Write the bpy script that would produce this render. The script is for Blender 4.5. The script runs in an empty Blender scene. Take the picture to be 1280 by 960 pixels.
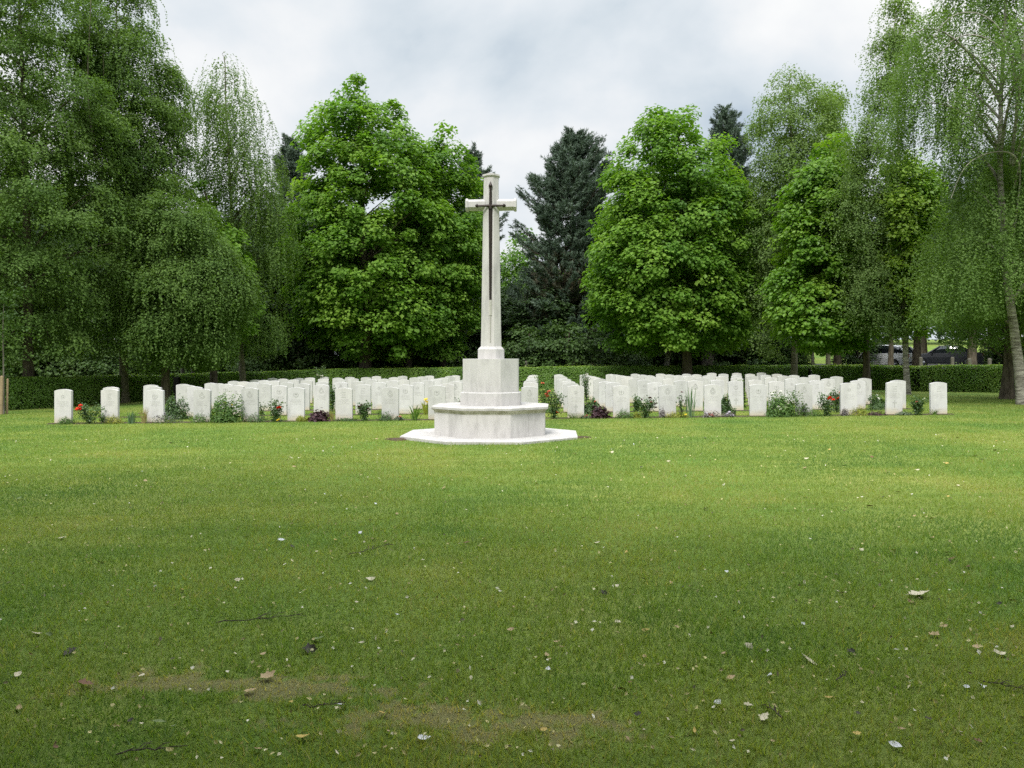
import bpy, bmesh, math, random
import numpy as np
from mathutils import Vector, Matrix

rng = np.random.default_rng(11)
random.seed(11)
SC = bpy.context.scene
COL = SC.collection
R = math.radians
F = 1000.0            # focal length of the photo in its own pixels (1280 wide)
CX, HZ = 640.0, 451.0 # column of the optical axis, row of the horizon
EYE = 1.33

def sm(t):
    t = np.clip(t, 0.0, 1.0)
    return t * t * (3 - 2 * t)

def gz(x, y):
    """height of the ground: a lawn that falls gently to the left, a bank that rises behind the hedge on the right"""
    x = np.asarray(x, float); y = np.asarray(y, float)
    z = 0.007 * np.clip(x, -18, 18) * sm((y - 5) / 12)
    z = z - 0.15 * sm((-x - 5) / 10) * sm((y - 18) / 8)
    z = z + 0.047 * np.clip(y - 37.5, 0, 110) * sm((x - 4) / 12)
    return z

def wx(px, D):
    return (px - CX) / F * D
def wz(py, D):
    return EYE + (HZ - py) / F * D
def nrm(v):
    return v / np.maximum(np.linalg.norm(v, axis=-1, keepdims=True), 1e-9)

# ------------------------------------------------------------------ mesh buffer
class Buf:
    def __init__(s):
        s.v = []; s.f = {3: [], 4: []}; s.m = {3: [], 4: []}; s.t = {3: [], 4: []}; s.n = 0; s.poly = []
    def add(s, v, f, mat=0, tint=None):
        v = np.asarray(v, np.float32).reshape(-1, 3); f = np.asarray(f, np.int64)
        k = f.shape[1]
        s.v.append(v); s.f[k].append(f + s.n); s.n += len(v)
        s.m[k].append(np.full(len(f), mat, np.int32))
        s.t[k].append(np.full(len(f), 0.5, np.float32) if tint is None else np.broadcast_to(np.asarray(tint, np.float32), (len(f),)))
    def mesh(s, name, mats, smooth=False):
        me = bpy.data.meshes.new(name)
        v = np.concatenate(s.v)
        me.vertices.add(len(v)); me.vertices.foreach_set('co', v.ravel())
        loops = []; starts = []; tot = []; mi = []; ti = []; off = 0
        for k in (3, 4):
            if s.f[k]:
                f = np.concatenate(s.f[k]); loops.append(f.ravel())
                starts.append(off + np.arange(len(f)) * k); tot.append(np.full(len(f), k)); off += f.size
                mi.append(np.concatenate(s.m[k])); ti.append(np.concatenate(s.t[k]))
        loops = np.concatenate(loops).astype(np.int32)
        me.loops.add(len(loops)); me.loops.foreach_set('vertex_index', loops)
        starts = np.concatenate(starts).astype(np.int32)
        me.polygons.add(len(starts)); me.polygons.foreach_set('loop_start', starts)
        me.polygons.foreach_set('loop_total', np.concatenate(tot).astype(np.int32))
        me.polygons.foreach_set('material_index', np.concatenate(mi).astype(np.int32))
        me.polygons.foreach_set('use_smooth', np.full(len(starts), smooth, bool))
        a = me.attributes.new('tint', 'FLOAT', 'FACE')
        a.data.foreach_set('value', np.concatenate(ti).astype(np.float32))
        for m in (mats if isinstance(mats, (list, tuple)) else [mats]):
            me.materials.append(m)
        me.update(calc_edges=True)
        return me

def link(name, me, parent=None, loc=None, rotz=None):
    o = bpy.data.objects.new(name, me); COL.objects.link(o)
    if parent is not None: o.parent = parent
    if loc is not None: o.location = loc
    if rotz is not None: o.rotation_euler = (0, 0, rotz)
    return o
def tag(o, label=None, cat=None, group=None, kind=None):
    if label: o['label'] = label
    if cat: o['category'] = cat
    if group: o['group'] = group
    if kind: o['kind'] = kind
    return o
def thing(name, label, cat, loc=(0, 0, 0), rotz=0.0, group=None):
    o = link(name, None, None, loc, rotz); o.empty_display_size = 0.2
    return tag(o, label, cat, group)
def dup(root, loc, rotz=0.0, label=None, group=None, scale=None):
    r = root.copy(); COL.objects.link(r); r.location = loc; r.rotation_euler = (0, 0, rotz)
    if scale is not None: r.scale = scale
    if label: r['label'] = label
    if group: r['group'] = group
    for ch in list(root.children):
        c = ch.copy(); COL.objects.link(c); c.parent = r
        for g in list(ch.children):
            d = g.copy(); COL.objects.link(d); d.parent = c
    return r

# ------------------------------------------------------------------ shapes
def tube(b, path, rad, seg=8, mat=0, cap=True, tint=None):
    p = np.asarray(path, float); n = len(p); rad = np.broadcast_to(np.asarray(rad, float), (n,))
    t = nrm(np.gradient(p, axis=0))
    ref = np.array([0., 0, 1.]) if abs(t[0][2]) < .9 else np.array([1., 0, 0])
    u = nrm(np.cross(t, ref)); w = np.cross(t, u)
    a = np.linspace(0, 2 * np.pi, seg, endpoint=False)
    v = p[:, None] + rad[:, None, None] * (np.cos(a)[None, :, None] * u[:, None] + np.sin(a)[None, :, None] * w[:, None])
    i = np.arange(n - 1)[:, None] * seg; j = np.arange(seg)[None]; k = (j + 1) % seg
    f = np.stack([i + j, i + k, i + seg + k, i + seg + j], -1).reshape(-1, 4)
    b.add(v.reshape(-1, 3), f, mat, tint)
    if cap:
        for e, q in ((0, -1), (n - 1, 1)):
            vv = np.vstack([v[e], p[e][None]])
            ff = [[(x if q > 0 else (x + 1) % seg), ((x + 1) % seg if q > 0 else x), seg] for x in range(seg)]
            b.add(vv, ff, mat, tint)

def lathe_poly(b, rings, mat=0, mats=None, capb=True, capt=True, tint=None):
    """rings: list of (N,3) arrays with the same N, lofted in order"""
    rings = [np.asarray(r, float) for r in rings]; n = len(rings[0])
    for q in range(len(rings) - 1):
        v = np.vstack([rings[q], rings[q + 1]])
        f = [[i, (i + 1) % n, n + (i + 1) % n, n + i] for i in range(n)]
        b.add(v, f, mats[q] if mats else mat, tint)
    for r, up, on in ((rings[0], False, capb), (rings[-1], True, capt)):
        if on:
            v = np.vstack([r, r.mean(0)[None]])
            f = [[i, (i + 1) % n, n] if up else [(i + 1) % n, i, n] for i in range(n)]
            b.add(v, f, (mats[-1] if up else mats[0]) if mats else mat, tint)

def octa(hw, z, hd=None, cut=None):
    hd = hw if hd is None else hd
    c = 0.5858 * min(hw, hd) if cut is None else cut
    return np.array([(hw, -hd + c, z), (hw, hd - c, z), (hw - c, hd, z), (-hw + c, hd, z), (-hw, hd - c, z), (-hw, -hd + c, z), (-hw + c, -hd, z), (hw - c, -hd, z)])

def box(b, lo, hi, mat=0, tint=None):
    x0, y0, z0 = lo; x1, y1, z1 = hi
    v = [(x0, y0, z0), (x1, y0, z0), (x1, y1, z0), (x0, y1, z0), (x0, y0, z1), (x1, y0, z1), (x1, y1, z1), (x0, y1, z1)]
    b.add(v, [[0, 3, 2, 1], [4, 5, 6, 7], [0, 1, 5, 4], [1, 2, 6, 5], [2, 3, 7, 6], [3, 0, 4, 7]], mat, tint)

def leaves(b, c, n, d, L, W, mat=0, tint=None, fold=0.18):
    """one folded kite per leaf: c centre, n normal, d direction of the tip"""
    c = np.asarray(c, float); n = nrm(np.asarray(n, float))
    d = nrm(d - (d * n).sum(-1, keepdims=True) * n); s = np.cross(n, d)
    m = len(c); L = np.broadcast_to(np.asarray(L, float), (m,))[:, None]; W = np.broadcast_to(np.asarray(W, float), (m,))[:, None]
    v = np.stack([c - d * L * .5, c + s * W * .5 + n * W * fold - d * L * .05, c + d * L * .5, c - s * W * .5 + n * W * fold - d * L * .05], 1)
    f = np.arange(m * 4).reshape(m, 4)
    b.add(v.reshape(-1, 3), f, mat, tint)

# ------------------------------------------------------------------ materials
def newmat(name):
    m = bpy.data.materials.new(name); m.use_nodes = True
    nt = m.node_tree; nt.nodes.clear()
    out = nt.nodes.new('ShaderNodeOutputMaterial')
    return m, nt, out
def N(nt, t, **kw):
    n = nt.nodes.new(t)
    for k, v in kw.items():
        if k.startswith('_'): setattr(n, k[1:], v)
        else: n.inputs[k.replace('__', ' ')].default_value = v
    return n
def ramp(nt, pts, interp='LINEAR'):
    r = nt.nodes.new('ShaderNodeValToRGB'); cr = r.color_ramp; cr.interpolation = interp
    while len(cr.elements) < len(pts): cr.elements.new(0.5)
    for e, (p, c) in zip(cr.elements, pts):
        e.position = p; e.color = (*c, 1) if len(c) == 3 else c
    return r
def mixc(nt, a, bb, fac, mode='MIX'):
    m = nt.nodes.new('ShaderNodeMix'); m.data_type = 'RGBA'; m.blend_type = mode
    for sock, val in ((m.inputs[0], fac), (m.inputs[6], a), (m.inputs[7], bb)):
        if hasattr(val, 'is_output') or hasattr(val, 'links'): nt.links.new(val, sock)
        elif isinstance(val, (int, float)): sock.default_value = val
        else: sock.default_value = (*val, 1)
    return m.outputs[2]
def leafmat(name, cols, trans=0.35, rough=0.5, spec=0.3):
    m, nt, out = newmat(name)
    at = N(nt, 'ShaderNodeAttribute', _attribute_name='tint')
    k = len(cols)
    r = ramp(nt, [(i / (k - 1), c) for i, c in enumerate(cols)])
    nt.links.new(at.outputs['Fac'], r.inputs[0])
    p = N(nt, 'ShaderNodeBsdfPrincipled', Roughness=rough); p.inputs['Specular IOR Level'].default_value = spec
    t = N(nt, 'ShaderNodeBsdfTranslucent')
    tc = mixc(nt, r.outputs[0], (1.0, 1.1, 0.35), 1.0, 'MULTIPLY')
    tc2 = mixc(nt, tc, (1.5, 1.5, 1.5), 1.0, 'MULTIPLY')
    nt.links.new(tc2, t.inputs[0]); nt.links.new(r.outputs[0], p.inputs['Base Color'])
    mx = N(nt, 'ShaderNodeMixShader', Fac=trans)
    nt.links.new(p.outputs[0], mx.inputs[1]); nt.links.new(t.outputs[0], mx.inputs[2])
    nt.links.new(mx.outputs[0], out.inputs[0])
    return m
def plain(name, col, rough=0.6, metal=0.0, spec=0.4, bump=0.0, bscale=20.0, var=0.0, vscale=3.0, col2=None):
    m, nt, out = newmat(name)
    p = N(nt, 'ShaderNodeBsdfPrincipled', Roughness=rough, Metallic=metal); p.inputs['Specular IOR Level'].default_value = spec
    p.inputs['Base Color'].default_value = (*col, 1)
    tc = N(nt, 'ShaderNodeTexCoord')
    if var > 0:
        nz = N(nt, 'ShaderNodeTexNoise', Scale=vscale, Detail=6.0, Roughness=0.62); nt.links.new(tc.outputs['Object'], nz.inputs['Vector'])
        c2 = col2 if col2 else tuple(c * (1 - var) for c in col)
        r = ramp(nt, [(0.35, c2), (0.65, col)]); nt.links.new(nz.outputs[0], r.inputs[0]); nt.links.new(r.outputs[0], p.inputs['Base Color'])
    if bump > 0:
        nb = N(nt, 'ShaderNodeTexNoise', Scale=bscale, Detail=5.0); nt.links.new(tc.outputs['Object'], nb.inputs['Vector'])
        bp = N(nt, 'ShaderNodeBump', Strength=bump, Distance=0.02); nt.links.new(nb.outputs[0], bp.inputs['Height']); nt.links.new(bp.outputs[0], p.inputs['Normal'])
    nt.links.new(p.outputs[0], out.inputs[0])
    return m

def barkmat(name, c1, c2, scale=(6, 6, 1.2), bump=0.6):
    m, nt, out = newmat(name)
    tc = N(nt, 'ShaderNodeTexCoord'); mp = N(nt, 'ShaderNodeMapping'); mp.inputs['Scale'].default_value = scale
    nt.links.new(tc.outputs['Object'], mp.inputs[0])
    nz = N(nt, 'ShaderNodeTexNoise', Scale=2.5, Detail=8.0, Roughness=0.7); nt.links.new(mp.outputs[0], nz.inputs['Vector'])
    r = ramp(nt, [(0.38, c1), (0.62, c2)]); nt.links.new(nz.outputs[0], r.inputs[0])
    p = N(nt, 'ShaderNodeBsdfPrincipled', Roughness=0.85); p.inputs['Specular IOR Level'].default_value = 0.2
    nt.links.new(r.outputs[0], p.inputs['Base Color'])
    bp = N(nt, 'ShaderNodeBump', Strength=bump, Distance=0.03); nt.links.new(nz.outputs[0], bp.inputs['Height']); nt.links.new(bp.outputs[0], p.inputs['Normal'])
    nt.links.new(p.outputs[0], out.inputs[0])
    return m

def stonemat(name, base=(0.72, 0.705, 0.66), stain=(0.50, 0.46, 0.36), foot=0.0, amount=0.5, joint=False, dark=.74):
    """pale limestone: cloudy mottling, grey weather streaks, and a soil-stained foot"""
    m, nt, out = newmat(name)
    tc = N(nt, 'ShaderNodeTexCoord'); oi = N(nt, 'ShaderNodeObjectInfo')
    add = N(nt, 'ShaderNodeVectorMath', _operation='ADD'); sc = N(nt, 'ShaderNodeVectorMath', _operation='SCALE'); sc.inputs['Scale'].default_value = 37.0
    cb = N(nt, 'ShaderNodeCombineXYZ')
    for k in range(3): nt.links.new(oi.outputs['Random'], cb.inputs[k])
    nt.links.new(cb.outputs[0], sc.inputs[0]); nt.links.new(tc.outputs['Object'], add.inputs[0]); nt.links.new(sc.outputs[0], add.inputs[1])
    mp = N(nt, 'ShaderNodeMapping'); mp.inputs['Scale'].default_value = (3.0, 3.0, 1.0); nt.links.new(add.outputs[0], mp.inputs[0])
    n1 = N(nt, 'ShaderNodeTexNoise', Scale=2.0, Detail=8.0, Roughness=0.65); nt.links.new(mp.outputs[0], n1.inputs['Vector'])
    n2 = N(nt, 'ShaderNodeTexNoise', Scale=45.0, Detail=4.0, Roughness=0.7); nt.links.new(add.outputs[0], n2.inputs['Vector'])
    r1 = ramp(nt, [(0.34, tuple(c * dark for c in base)), (0.50, tuple(c * 0.92 for c in base)), (0.64, base)]); nt.links.new(n1.outputs[0], r1.inputs[0])
    r2 = ramp(nt, [(0.30, (0.93, 0.93, 0.925)), (0.55, (1, 1, 1))]); nt.links.new(n2.outputs[0], r2.inputs[0])
    c = mixc(nt, r1.outputs[0], r2.outputs[0], 0.8, 'MULTIPLY')
    rv = ramp(nt, [(0, (0.83, 0.835, 0.81)), (0.5, (1.0, 1.0, 1.0)), (1, (1.0, 0.985, 0.95))]); nt.links.new(oi.outputs['Random'], rv.inputs[0])
    c = mixc(nt, c, rv.outputs[0], amount, 'MULTIPLY')
    if foot > 0:
        sp = N(nt, 'ShaderNodeSeparateXYZ'); nt.links.new(tc.outputs['Object'], sp.inputs[0])
        ad = N(nt, 'ShaderNodeMath', _operation='MULTIPLY_ADD'); nt.links.new(n1.outputs[0], ad.inputs[0]); ad.inputs[1].default_value = -foot * 1.4
        nt.links.new(sp.outputs[2], ad.inputs[2])
        mr = N(nt, 'ShaderNodeMapRange'); nt.links.new(ad.outputs[0], mr.inputs[0]); mr.inputs[1].default_value = foot * .35; mr.inputs[2].default_value = -foot * .55; mr.inputs[3].default_value = 0; mr.inputs[4].default_value = 0.75
        c = mixc(nt, c, stain, mr.outputs[0])
    p = N(nt, 'ShaderNodeBsdfPrincipled', Roughness=0.8); p.inputs['Specular IOR Level'].default_value = 0.25
    nt.links.new(c, p.inputs['Base Color'])
    bp = N(nt, 'ShaderNodeBump', Strength=0.25, Distance=0.01); nt.links.new(n2.outputs[0], bp.inputs['Height']); nt.links.new(bp.outputs[0], p.inputs['Normal'])
    nt.links.new(p.outputs[0], out.inputs[0])
    return m
# ================================================================== camera, light, sky
cam = bpy.data.cameras.new('camera'); camo = bpy.data.objects.new('camera', cam); COL.objects.link(camo)
camo.location = (0, 0, EYE); camo.rotation_euler = (R(90), 0, 0)
cam.sensor_width = 36.0; cam.lens = 36.0 * F / 1280.0; cam.shift_y = (HZ - 480.0) / 1280.0
cam.clip_end = 2000.0; cam.clip_start = 0.05
SC.camera = camo
SUN_EL, SUN_AZ = R(50), R(198)      # azimuth clockwise from +Y: behind the camera, a little to its left
SUN_STRENGTH, SKY_STRENGTH, EXPO = 2.4, 0.072, 0.66
sun = bpy.data.lights.new('sun', 'SUN'); suno = bpy.data.objects.new('sun', sun); COL.objects.link(suno)
sun.energy = SUN_STRENGTH; sun.angle = R(18); sun.color = (1.0, 0.965, 0.90)
sd = Vector((math.sin(SUN_AZ) * math.cos(SUN_EL), math.cos(SUN_AZ) * math.cos(SUN_EL), math.sin(SUN_EL)))
suno.rotation_euler = sd.to_track_quat('Z', 'Y').to_euler(); suno.location = (0, 0, 60)

world = bpy.data.worlds.new('World'); SC.world = world; world.use_nodes = True
nt = world.node_tree; nt.nodes.clear()
wo = nt.nodes.new('ShaderNodeOutputWorld'); bg = nt.nodes.new('ShaderNodeBackground'); bg.inputs[1].default_value = SKY_STRENGTH
sky = nt.nodes.new('ShaderNodeTexSky'); sky.sky_type = 'NISHITA'; sky.sun_disc = False; sky.sun_elevation = SUN_EL; sky.sun_rotation = SUN_AZ
tc = nt.nodes.new('ShaderNodeTexCoord')
sep = nt.nodes.new('ShaderNodeSeparateXYZ'); nt.links.new(tc.outputs['Generated'], sep.inputs[0])
# clouds on a flat layer overhead: direction divided by its height
zc = N(nt, 'ShaderNodeMath', _operation='MAXIMUM'); nt.links.new(sep.outputs[2], zc.inputs[0]); zc.inputs[1].default_value = 0.0
za = N(nt, 'ShaderNodeMath', _operation='ADD'); nt.links.new(zc.outputs[0], za.inputs[0]); za.inputs[1].default_value = 0.55
dv = N(nt, 'ShaderNodeVectorMath', _operation='DIVIDE'); nt.links.new(tc.outputs['Generated'], dv.inputs[0])
cb = nt.nodes.new('ShaderNodeCombineXYZ'); [nt.links.new(za.outputs[0], cb.inputs[k]) for k in range(3)]
nt.links.new(cb.outputs[0], dv.inputs[1])
mpn = N(nt, 'ShaderNodeMapping'); mpn.inputs['Location'].default_value = (9.79, 5.11, 0.0); nt.links.new(dv.outputs[0], mpn.inputs[0])
n1 = N(nt, 'ShaderNodeTexNoise', Scale=1.9, Detail=8.0, Roughness=0.5, Distortion=0.2); nt.links.new(mpn.outputs[0], n1.inputs['Vector'])
n2 = N(nt, 'ShaderNodeTexNoise', Scale=0.55, Detail=2.0, Roughness=0.5); nt.links.new(mpn.outputs[0], n2.inputs['Vector'])
cl = ramp(nt, [(0.30, (4.6, 5.45, 6.2)), (0.41, (5.7, 6.4, 7.0)), (0.47, (6.8, 7.3, 7.75)), (0.53, (7.9, 8.1, 8.3)), (0.60, (8.9, 8.95, 8.9))]); nt.links.new(n1.outputs[0], cl.inputs[0])
cov = ramp(nt, [(0.28, (0.55,) * 3), (0.42, (1, 1, 1))]); nt.links.new(n1.outputs[0], cov.inputs[0])
# an overcast sky is brighter overhead than near the horizon
zr = N(nt, 'ShaderNodeMapRange'); nt.links.new(sep.outputs[2], zr.inputs[0]); zr.inputs[1].default_value = 0.42; zr.inputs[2].default_value = 1.0; zr.inputs[3].default_value = 1.0; zr.inputs[4].default_value = 3.8
gain = N(nt, 'ShaderNodeVectorMath', _operation='SCALE'); nt.links.new(cl.outputs[0], gain.inputs[0]); nt.links.new(zr.outputs[0], gain.inputs['Scale'])
mx = mixc(nt, sky.outputs[0], gain.outputs[0], cov.outputs[0])
nt.links.new(mx, bg.inputs[0]); nt.links.new(bg.outputs[0], wo.inputs[0])

SC.render.engine = 'CYCLES'
SC.view_settings.view_transform = 'Standard'; SC.view_settings.look = 'None'; SC.view_settings.exposure = EXPO; SC.view_settings.gamma = 1.0
SC.view_settings.use_curve_mapping = False
SC.cycles.max_bounces = 8; SC.cycles.diffuse_bounces = 4; SC.cycles.transmission_bounces = 5; SC.cycles.transparent_max_bounces = 6
SC.cycles.use_denoising = False; SC.cycles.denoiser = 'OPENIMAGEDENOISE'; SC.cycles.denoising_input_passes = 'RGB_ALBEDO_NORMAL'; SC.cycles.denoising_prefilter = 'ACCURATE'; SC.cycles.sample_clamp_indirect = 6.0; SC.cycles.caustics_reflective = False; SC.cycles.caustics_refractive = False

# ================================================================== ground
DRY = [(-1.28, 3.28, .50, .14), (-.85, 3.24, .45, .12), (-.32, 2.98, .45, .14), (.12, 2.86, .42, .13), (.30, 2.95, .2, .08)]   # worn patches x, y, rx, ry
def vnoise(x, y, s, seed=0):
    """value noise with smooth interpolation"""
    g = np.random.default_rng(seed).random((64, 64))
    u = np.asarray(x) / s + 17.3; v = np.asarray(y) / s + 9.1
    i = np.floor(u).astype(int); j = np.floor(v).astype(int); a = sm(u - i); c = sm(v - j)
    q = lambda p, r: g[p % 64, r % 64]
    return (q(i, j) * (1 - a) + q(i + 1, j) * a) * (1 - c) + (q(i, j + 1) * (1 - a) + q(i + 1, j + 1) * a) * c
def dryness(x, y):
    d = np.zeros_like(np.asarray(x, float))
    for (a, b_, rx, ry) in DRY:
        q = np.sqrt(((x - a) / rx) ** 2 + ((y - b_) / ry) ** 2) + 1.5 * (vnoise(x, y, .11, 5) - .5) + 1.3 * (vnoise(x, y, .04, 6) - .5) + .8 * (vnoise(x, y, .018, 7) - .5)
        d = np.maximum(d, sm((1.05 - q) / .8))
    return d

def axis(segs):
    out = [segs[0][0]]
    for a, b_, n in segs: out += list(np.linspace(a, b_, n + 1)[1:])
    return np.array(out)
gx = axis([(-600, -60, 12), (-60, -20, 20), (-20, -6, 28), (-6, -3, 24), (-3, 3, 260), (3, 6, 24), (6, 20, 28), (20, 60, 20), (60, 600, 12)])
gy = axis([(-80, -6, 12), (-6, 2, 16), (2, 4, 130), (4, 8, 60), (8, 20, 40), (20, 60, 50), (60, 150, 20), (150, 900, 12)])
X, Y = np.meshgrid(gx, gy); Z = gz(X, Y)
b = Buf(); nx, ny = len(gx), len(gy)
i = np.arange(ny - 1)[:, None] * nx; j = np.arange(nx - 1)[None]
f = np.stack([i + j, i + j + 1, i + nx + j + 1, i + nx + j], -1).reshape(-1, 4)
b.add(np.stack([X, Y, Z], -1).reshape(-1, 3), f)

m, nt, out = newmat('lawn')
tc = N(nt, 'ShaderNodeTexCoord'); at = N(nt, 'ShaderNodeAttribute', _attribute_name='dry')
na = N(nt, 'ShaderNodeTexNoise', Scale=0.35, Detail=5.0, Roughness=0.6); nt.links.new(tc.outputs['Object'], na.inputs['Vector'])
mp = N(nt, 'ShaderNodeMapping'); mp.inputs['Scale'].default_value = (0.22, 2.4, 1.0); nt.links.new(tc.outputs['Object'], mp.inputs[0])
nb = N(nt, 'ShaderNodeTexNoise', Scale=1.3, Detail=6.0, Roughness=0.7); nt.links.new(mp.outputs[0], nb.inputs['Vector'])
nc = N(nt, 'ShaderNodeTexNoise', Scale=26.0, Detail=7.0, Roughness=0.75); nt.links.new(tc.outputs['Object'], nc.inputs['Vector'])
ra = ramp(nt, [(0.34, (0.106, 0.190, 0.036)), (0.52, (0.160, 0.222, 0.046)), (0.68, (0.215, 0.252, 0.064))]); nt.links.new(na.outputs[0], ra.inputs[0])
rb = ramp(nt, [(0.34, (0.72, 0.80, 0.66)), (0.5, (1, 1, 1)), (0.66, (1.20, 1.10, 1.10))]); nt.links.new(nb.outputs[0], rb.inputs[0])
rc = ramp(nt, [(0.30, (0.50, 0.56, 0.42)), (0.50, (1, 1, 1)), (0.68, (1.30, 1.22, 1.25))]); nt.links.new(nc.outputs[0], rc.inputs[0])
c = mixc(nt, ra.outputs[0], rb.outputs[0], 1.0, 'MULTIPLY'); c = mixc(nt, c, rc.outputs[0], 1.0, 'MULTIPLY')
c = mixc(nt, c, (0.20, 0.155, 0.09), at.outputs['Fac'])
p = N(nt, 'ShaderNodeBsdfPrincipled', Roughness=0.9); p.inputs['Specular IOR Level'].default_value = 0.1; nt.links.new(c, p.inputs['Base Color'])
bp = N(nt, 'ShaderNodeBump', Strength=0.8, Distance=0.03); nt.links.new(nc.outputs[0], bp.inputs['Height']); nt.links.new(bp.outputs[0], p.inputs['Normal'])
nt.links.new(p.outputs[0], out.inputs[0])
me = b.mesh('lawn', m, True)
da = me.attributes.new('dry', 'FLOAT', 'POINT'); da.data.foreach_set('value', (dryness(X, Y) * .6).ravel().astype(np.float32))
tag(link('lawn', me), kind='structure')

# woodland floor behind the hedge, laid 6 mm above the lawn sheet
def sheet(name, xs, ys, mat, lift, keep=None):
    X, Y = np.meshgrid(xs, ys); Z = gz(X, Y) + lift
    b = Buf(); nx, ny = len(xs), len(ys)
    i = np.arange(ny - 1)[:, None] * nx; j = np.arange(nx - 1)[None]
    f = np.stack([i + j, i + j + 1, i + nx + j + 1, i + nx + j], -1).reshape(-1, 4)
    if keep is not None: f = f[keep(X, Y).reshape(-1)[f].all(1)]
    b.add(np.stack([X, Y, Z], -1).reshape(-1, 3), f)
    return link(name, b.mesh(name, mat, True))
HEDGE = [(-190, 21.5), (-60, 24.2), (10, 26.0), (160, 31.0), (300, 36.0), (460, 38.2), (640, 38.4), (860, 38.2), (1000, 37.2), (1080, 34.6), (1150, 32.2), (1280, 30.2), (1420, 28.4)]
HP = np.array([(wx(px, D), D) for px, D in HEDGE])
def hedge_y(x): return np.interp(x, HP[:, 0], HP[:, 1])
soilm = plain('woodland_soil', (0.050, 0.046, 0.026), 0.95, var=.5, vscale=1.2, bump=.6, bscale=9)
tag(sheet('woodland_floor', np.linspace(-90, 14, 90), np.linspace(20, 110, 80), soilm, .02, lambda X, Y: Y > hedge_y(X) + .6), kind='structure')
asph = plain('asphalt', (0.055, 0.055, 0.056), 0.9, var=.25, vscale=4, bump=.3, bscale=60)
tag(sheet('car_park', np.linspace(16.5, 40, 30), np.linspace(46, 58, 14), asph, .03), kind='structure')

# ---------------------------------------------------------------- grass blades on the near lawn
def grass(y0, y1, hgt, wid, seed, dmax=9000.0):
    r = np.random.default_rng(seed)
    yy = np.linspace(y0, y1, 600); w = dmax * np.minimum(1, (3.2 / yy) ** 1.25) * (1.32 * yy + 2.0) * (1 - .85 * sm((yy - 20) / 8)); n = int(np.trapz(w, yy)); w = np.cumsum(w); w /= w[-1]
    y = np.interp(r.random(n), w, yy)
    hw = 0.66 * y + 1.0; x = (r.random(n) * 2 - 1) * hw
    d = dryness(x, y)
    patch = .42 * vnoise(x, y, .9, 21) + .33 * vnoise(x, y, .28, 22) + .25 * vnoise(x, y, .09, 23)
    keep = r.random(n) > d * .55
    x, y, d, patch = x[keep], y[keep], d[keep], patch[keep]; n = len(x)
    h = hgt * (.40 + .75 * r.random(n) + .7 * (r.random(n) < .05)) * (.55 + .95 * patch) * (1 - .35 * d); w = wid * (.6 + .8 * r.random(n)) * (1 + .07 * y)
    a = r.random(n) * 2 * np.pi; lean = h * (.25 + 1.0 * r.random(n) ** 1.5); la = r.random(n) * 2 * np.pi
    z = gz(x, y)
    base = np.stack([x, y, z - .002], -1)
    s = np.stack([np.cos(a), np.sin(a), 0 * a], -1) * w[:, None] * .5
    tip = base + np.stack([np.cos(la) * lean, np.sin(la) * lean, h], -1)
    v = np.stack([base - s, base + s, tip], 1)
    hue = vnoise(x, y, 1.3, 27) * .6 + vnoise(x, y, .42, 28) * .4
    t = np.clip(-.02 + .26 * patch + .62 * hue + .26 * (r.random(n) - .5) + (r.random(n) < .05) * .42 + d * .55, 0, 1)
    return v.reshape(-1, 3), np.arange(3 * n).reshape(n, 3), t
gm = leafmat('grass_blade', [(0.058, 0.124, 0.034), (0.122, 0.202, 0.046), (0.208, 0.262, 0.064), (0.310, 0.312, 0.105), (0.43, 0.36, 0.19)], .38, .55, .25)
b = Buf()
for args in ((1.6, 28.0, .035, .0042, 1),):
    v, f, t = grass(*args)
    k = np.ones(len(f), bool)
    c = v.reshape(-1, 3, 3)[:, 0]
    k &= ~((np.abs(c[:, 0] - wx(614, 14.2)) < 1.5) & (np.abs(c[:, 1] - 14.2) < 1.5) & (np.abs(c[:, 0] - wx(614, 14.2)) + np.abs(c[:, 1] - 14.2) < 2.15))
    b.add(v, f[k], 0, t[k])
tag(link('short_grass', b.mesh('short_grass', gm)), 'short mown green grass covering the near lawn', 'grass', kind='stuff')
# ================================================================== memorial cross
CD, CXP = 14.2, 614.0
cx0 = wx(CXP, CD); cz0 = float(gz(cx0, CD))
stoneA = stonemat('memorial_limestone', (0.535, 0.518, 0.505), amount=0.3)
stoneS = stonemat('step_limestone', (0.48, 0.462, 0.445), amount=0.3)
stained = plain('algae_stained_limestone', (0.52, 0.50, 0.40), .85, var=.4, vscale=7, col2=(.30, .29, .19), bump=.2, bscale=40)
jointm = plain('mortar_joint', (0.42, 0.41, 0.37), .9, var=.2)
bronze = plain('weathered_bronze', (0.040, 0.030, 0.024), .45, .55, .5, var=.4, vscale=12)
paleb = plain('pale_sheen_bronze', (0.50, 0.48, 0.43), .5, .1, .5, var=.2, vscale=10)  # sky sheen on the lower blade, put in as a pale colour
cross = thing('memorial_cross', 'tall pale stone cross with a dark bronze sword, on an octagonal stepped base', 'memorial cross', (cx0, CD, cz0), R(-3))
def part(name, fn, mats, parent=cross, smooth=False, bev=0.0):
    b = Buf(); fn(b); me = b.mesh(name, mats, smooth); o = link(name, me, parent)
    if bev > 0:
        bm = bmesh.new(); bm.from_mesh(me); bmesh.ops.remove_doubles(bm, verts=bm.verts, dist=1e-5)
        es = [e for e in bm.edges if len(e.link_faces) == 2 and e.calc_face_angle(0) > R(20)]
        bmesh.ops.bevel(bm, geom=es, offset=bev, segments=2, profile=.6, affect='EDGES', clamp_overlap=True)
        bm.to_mesh(me); bm.free()
    return o
part('step', lambda b: lathe_poly(b, [octa(1.515, -.05), octa(1.515, .047)]), stoneS, bev=.008)
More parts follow.
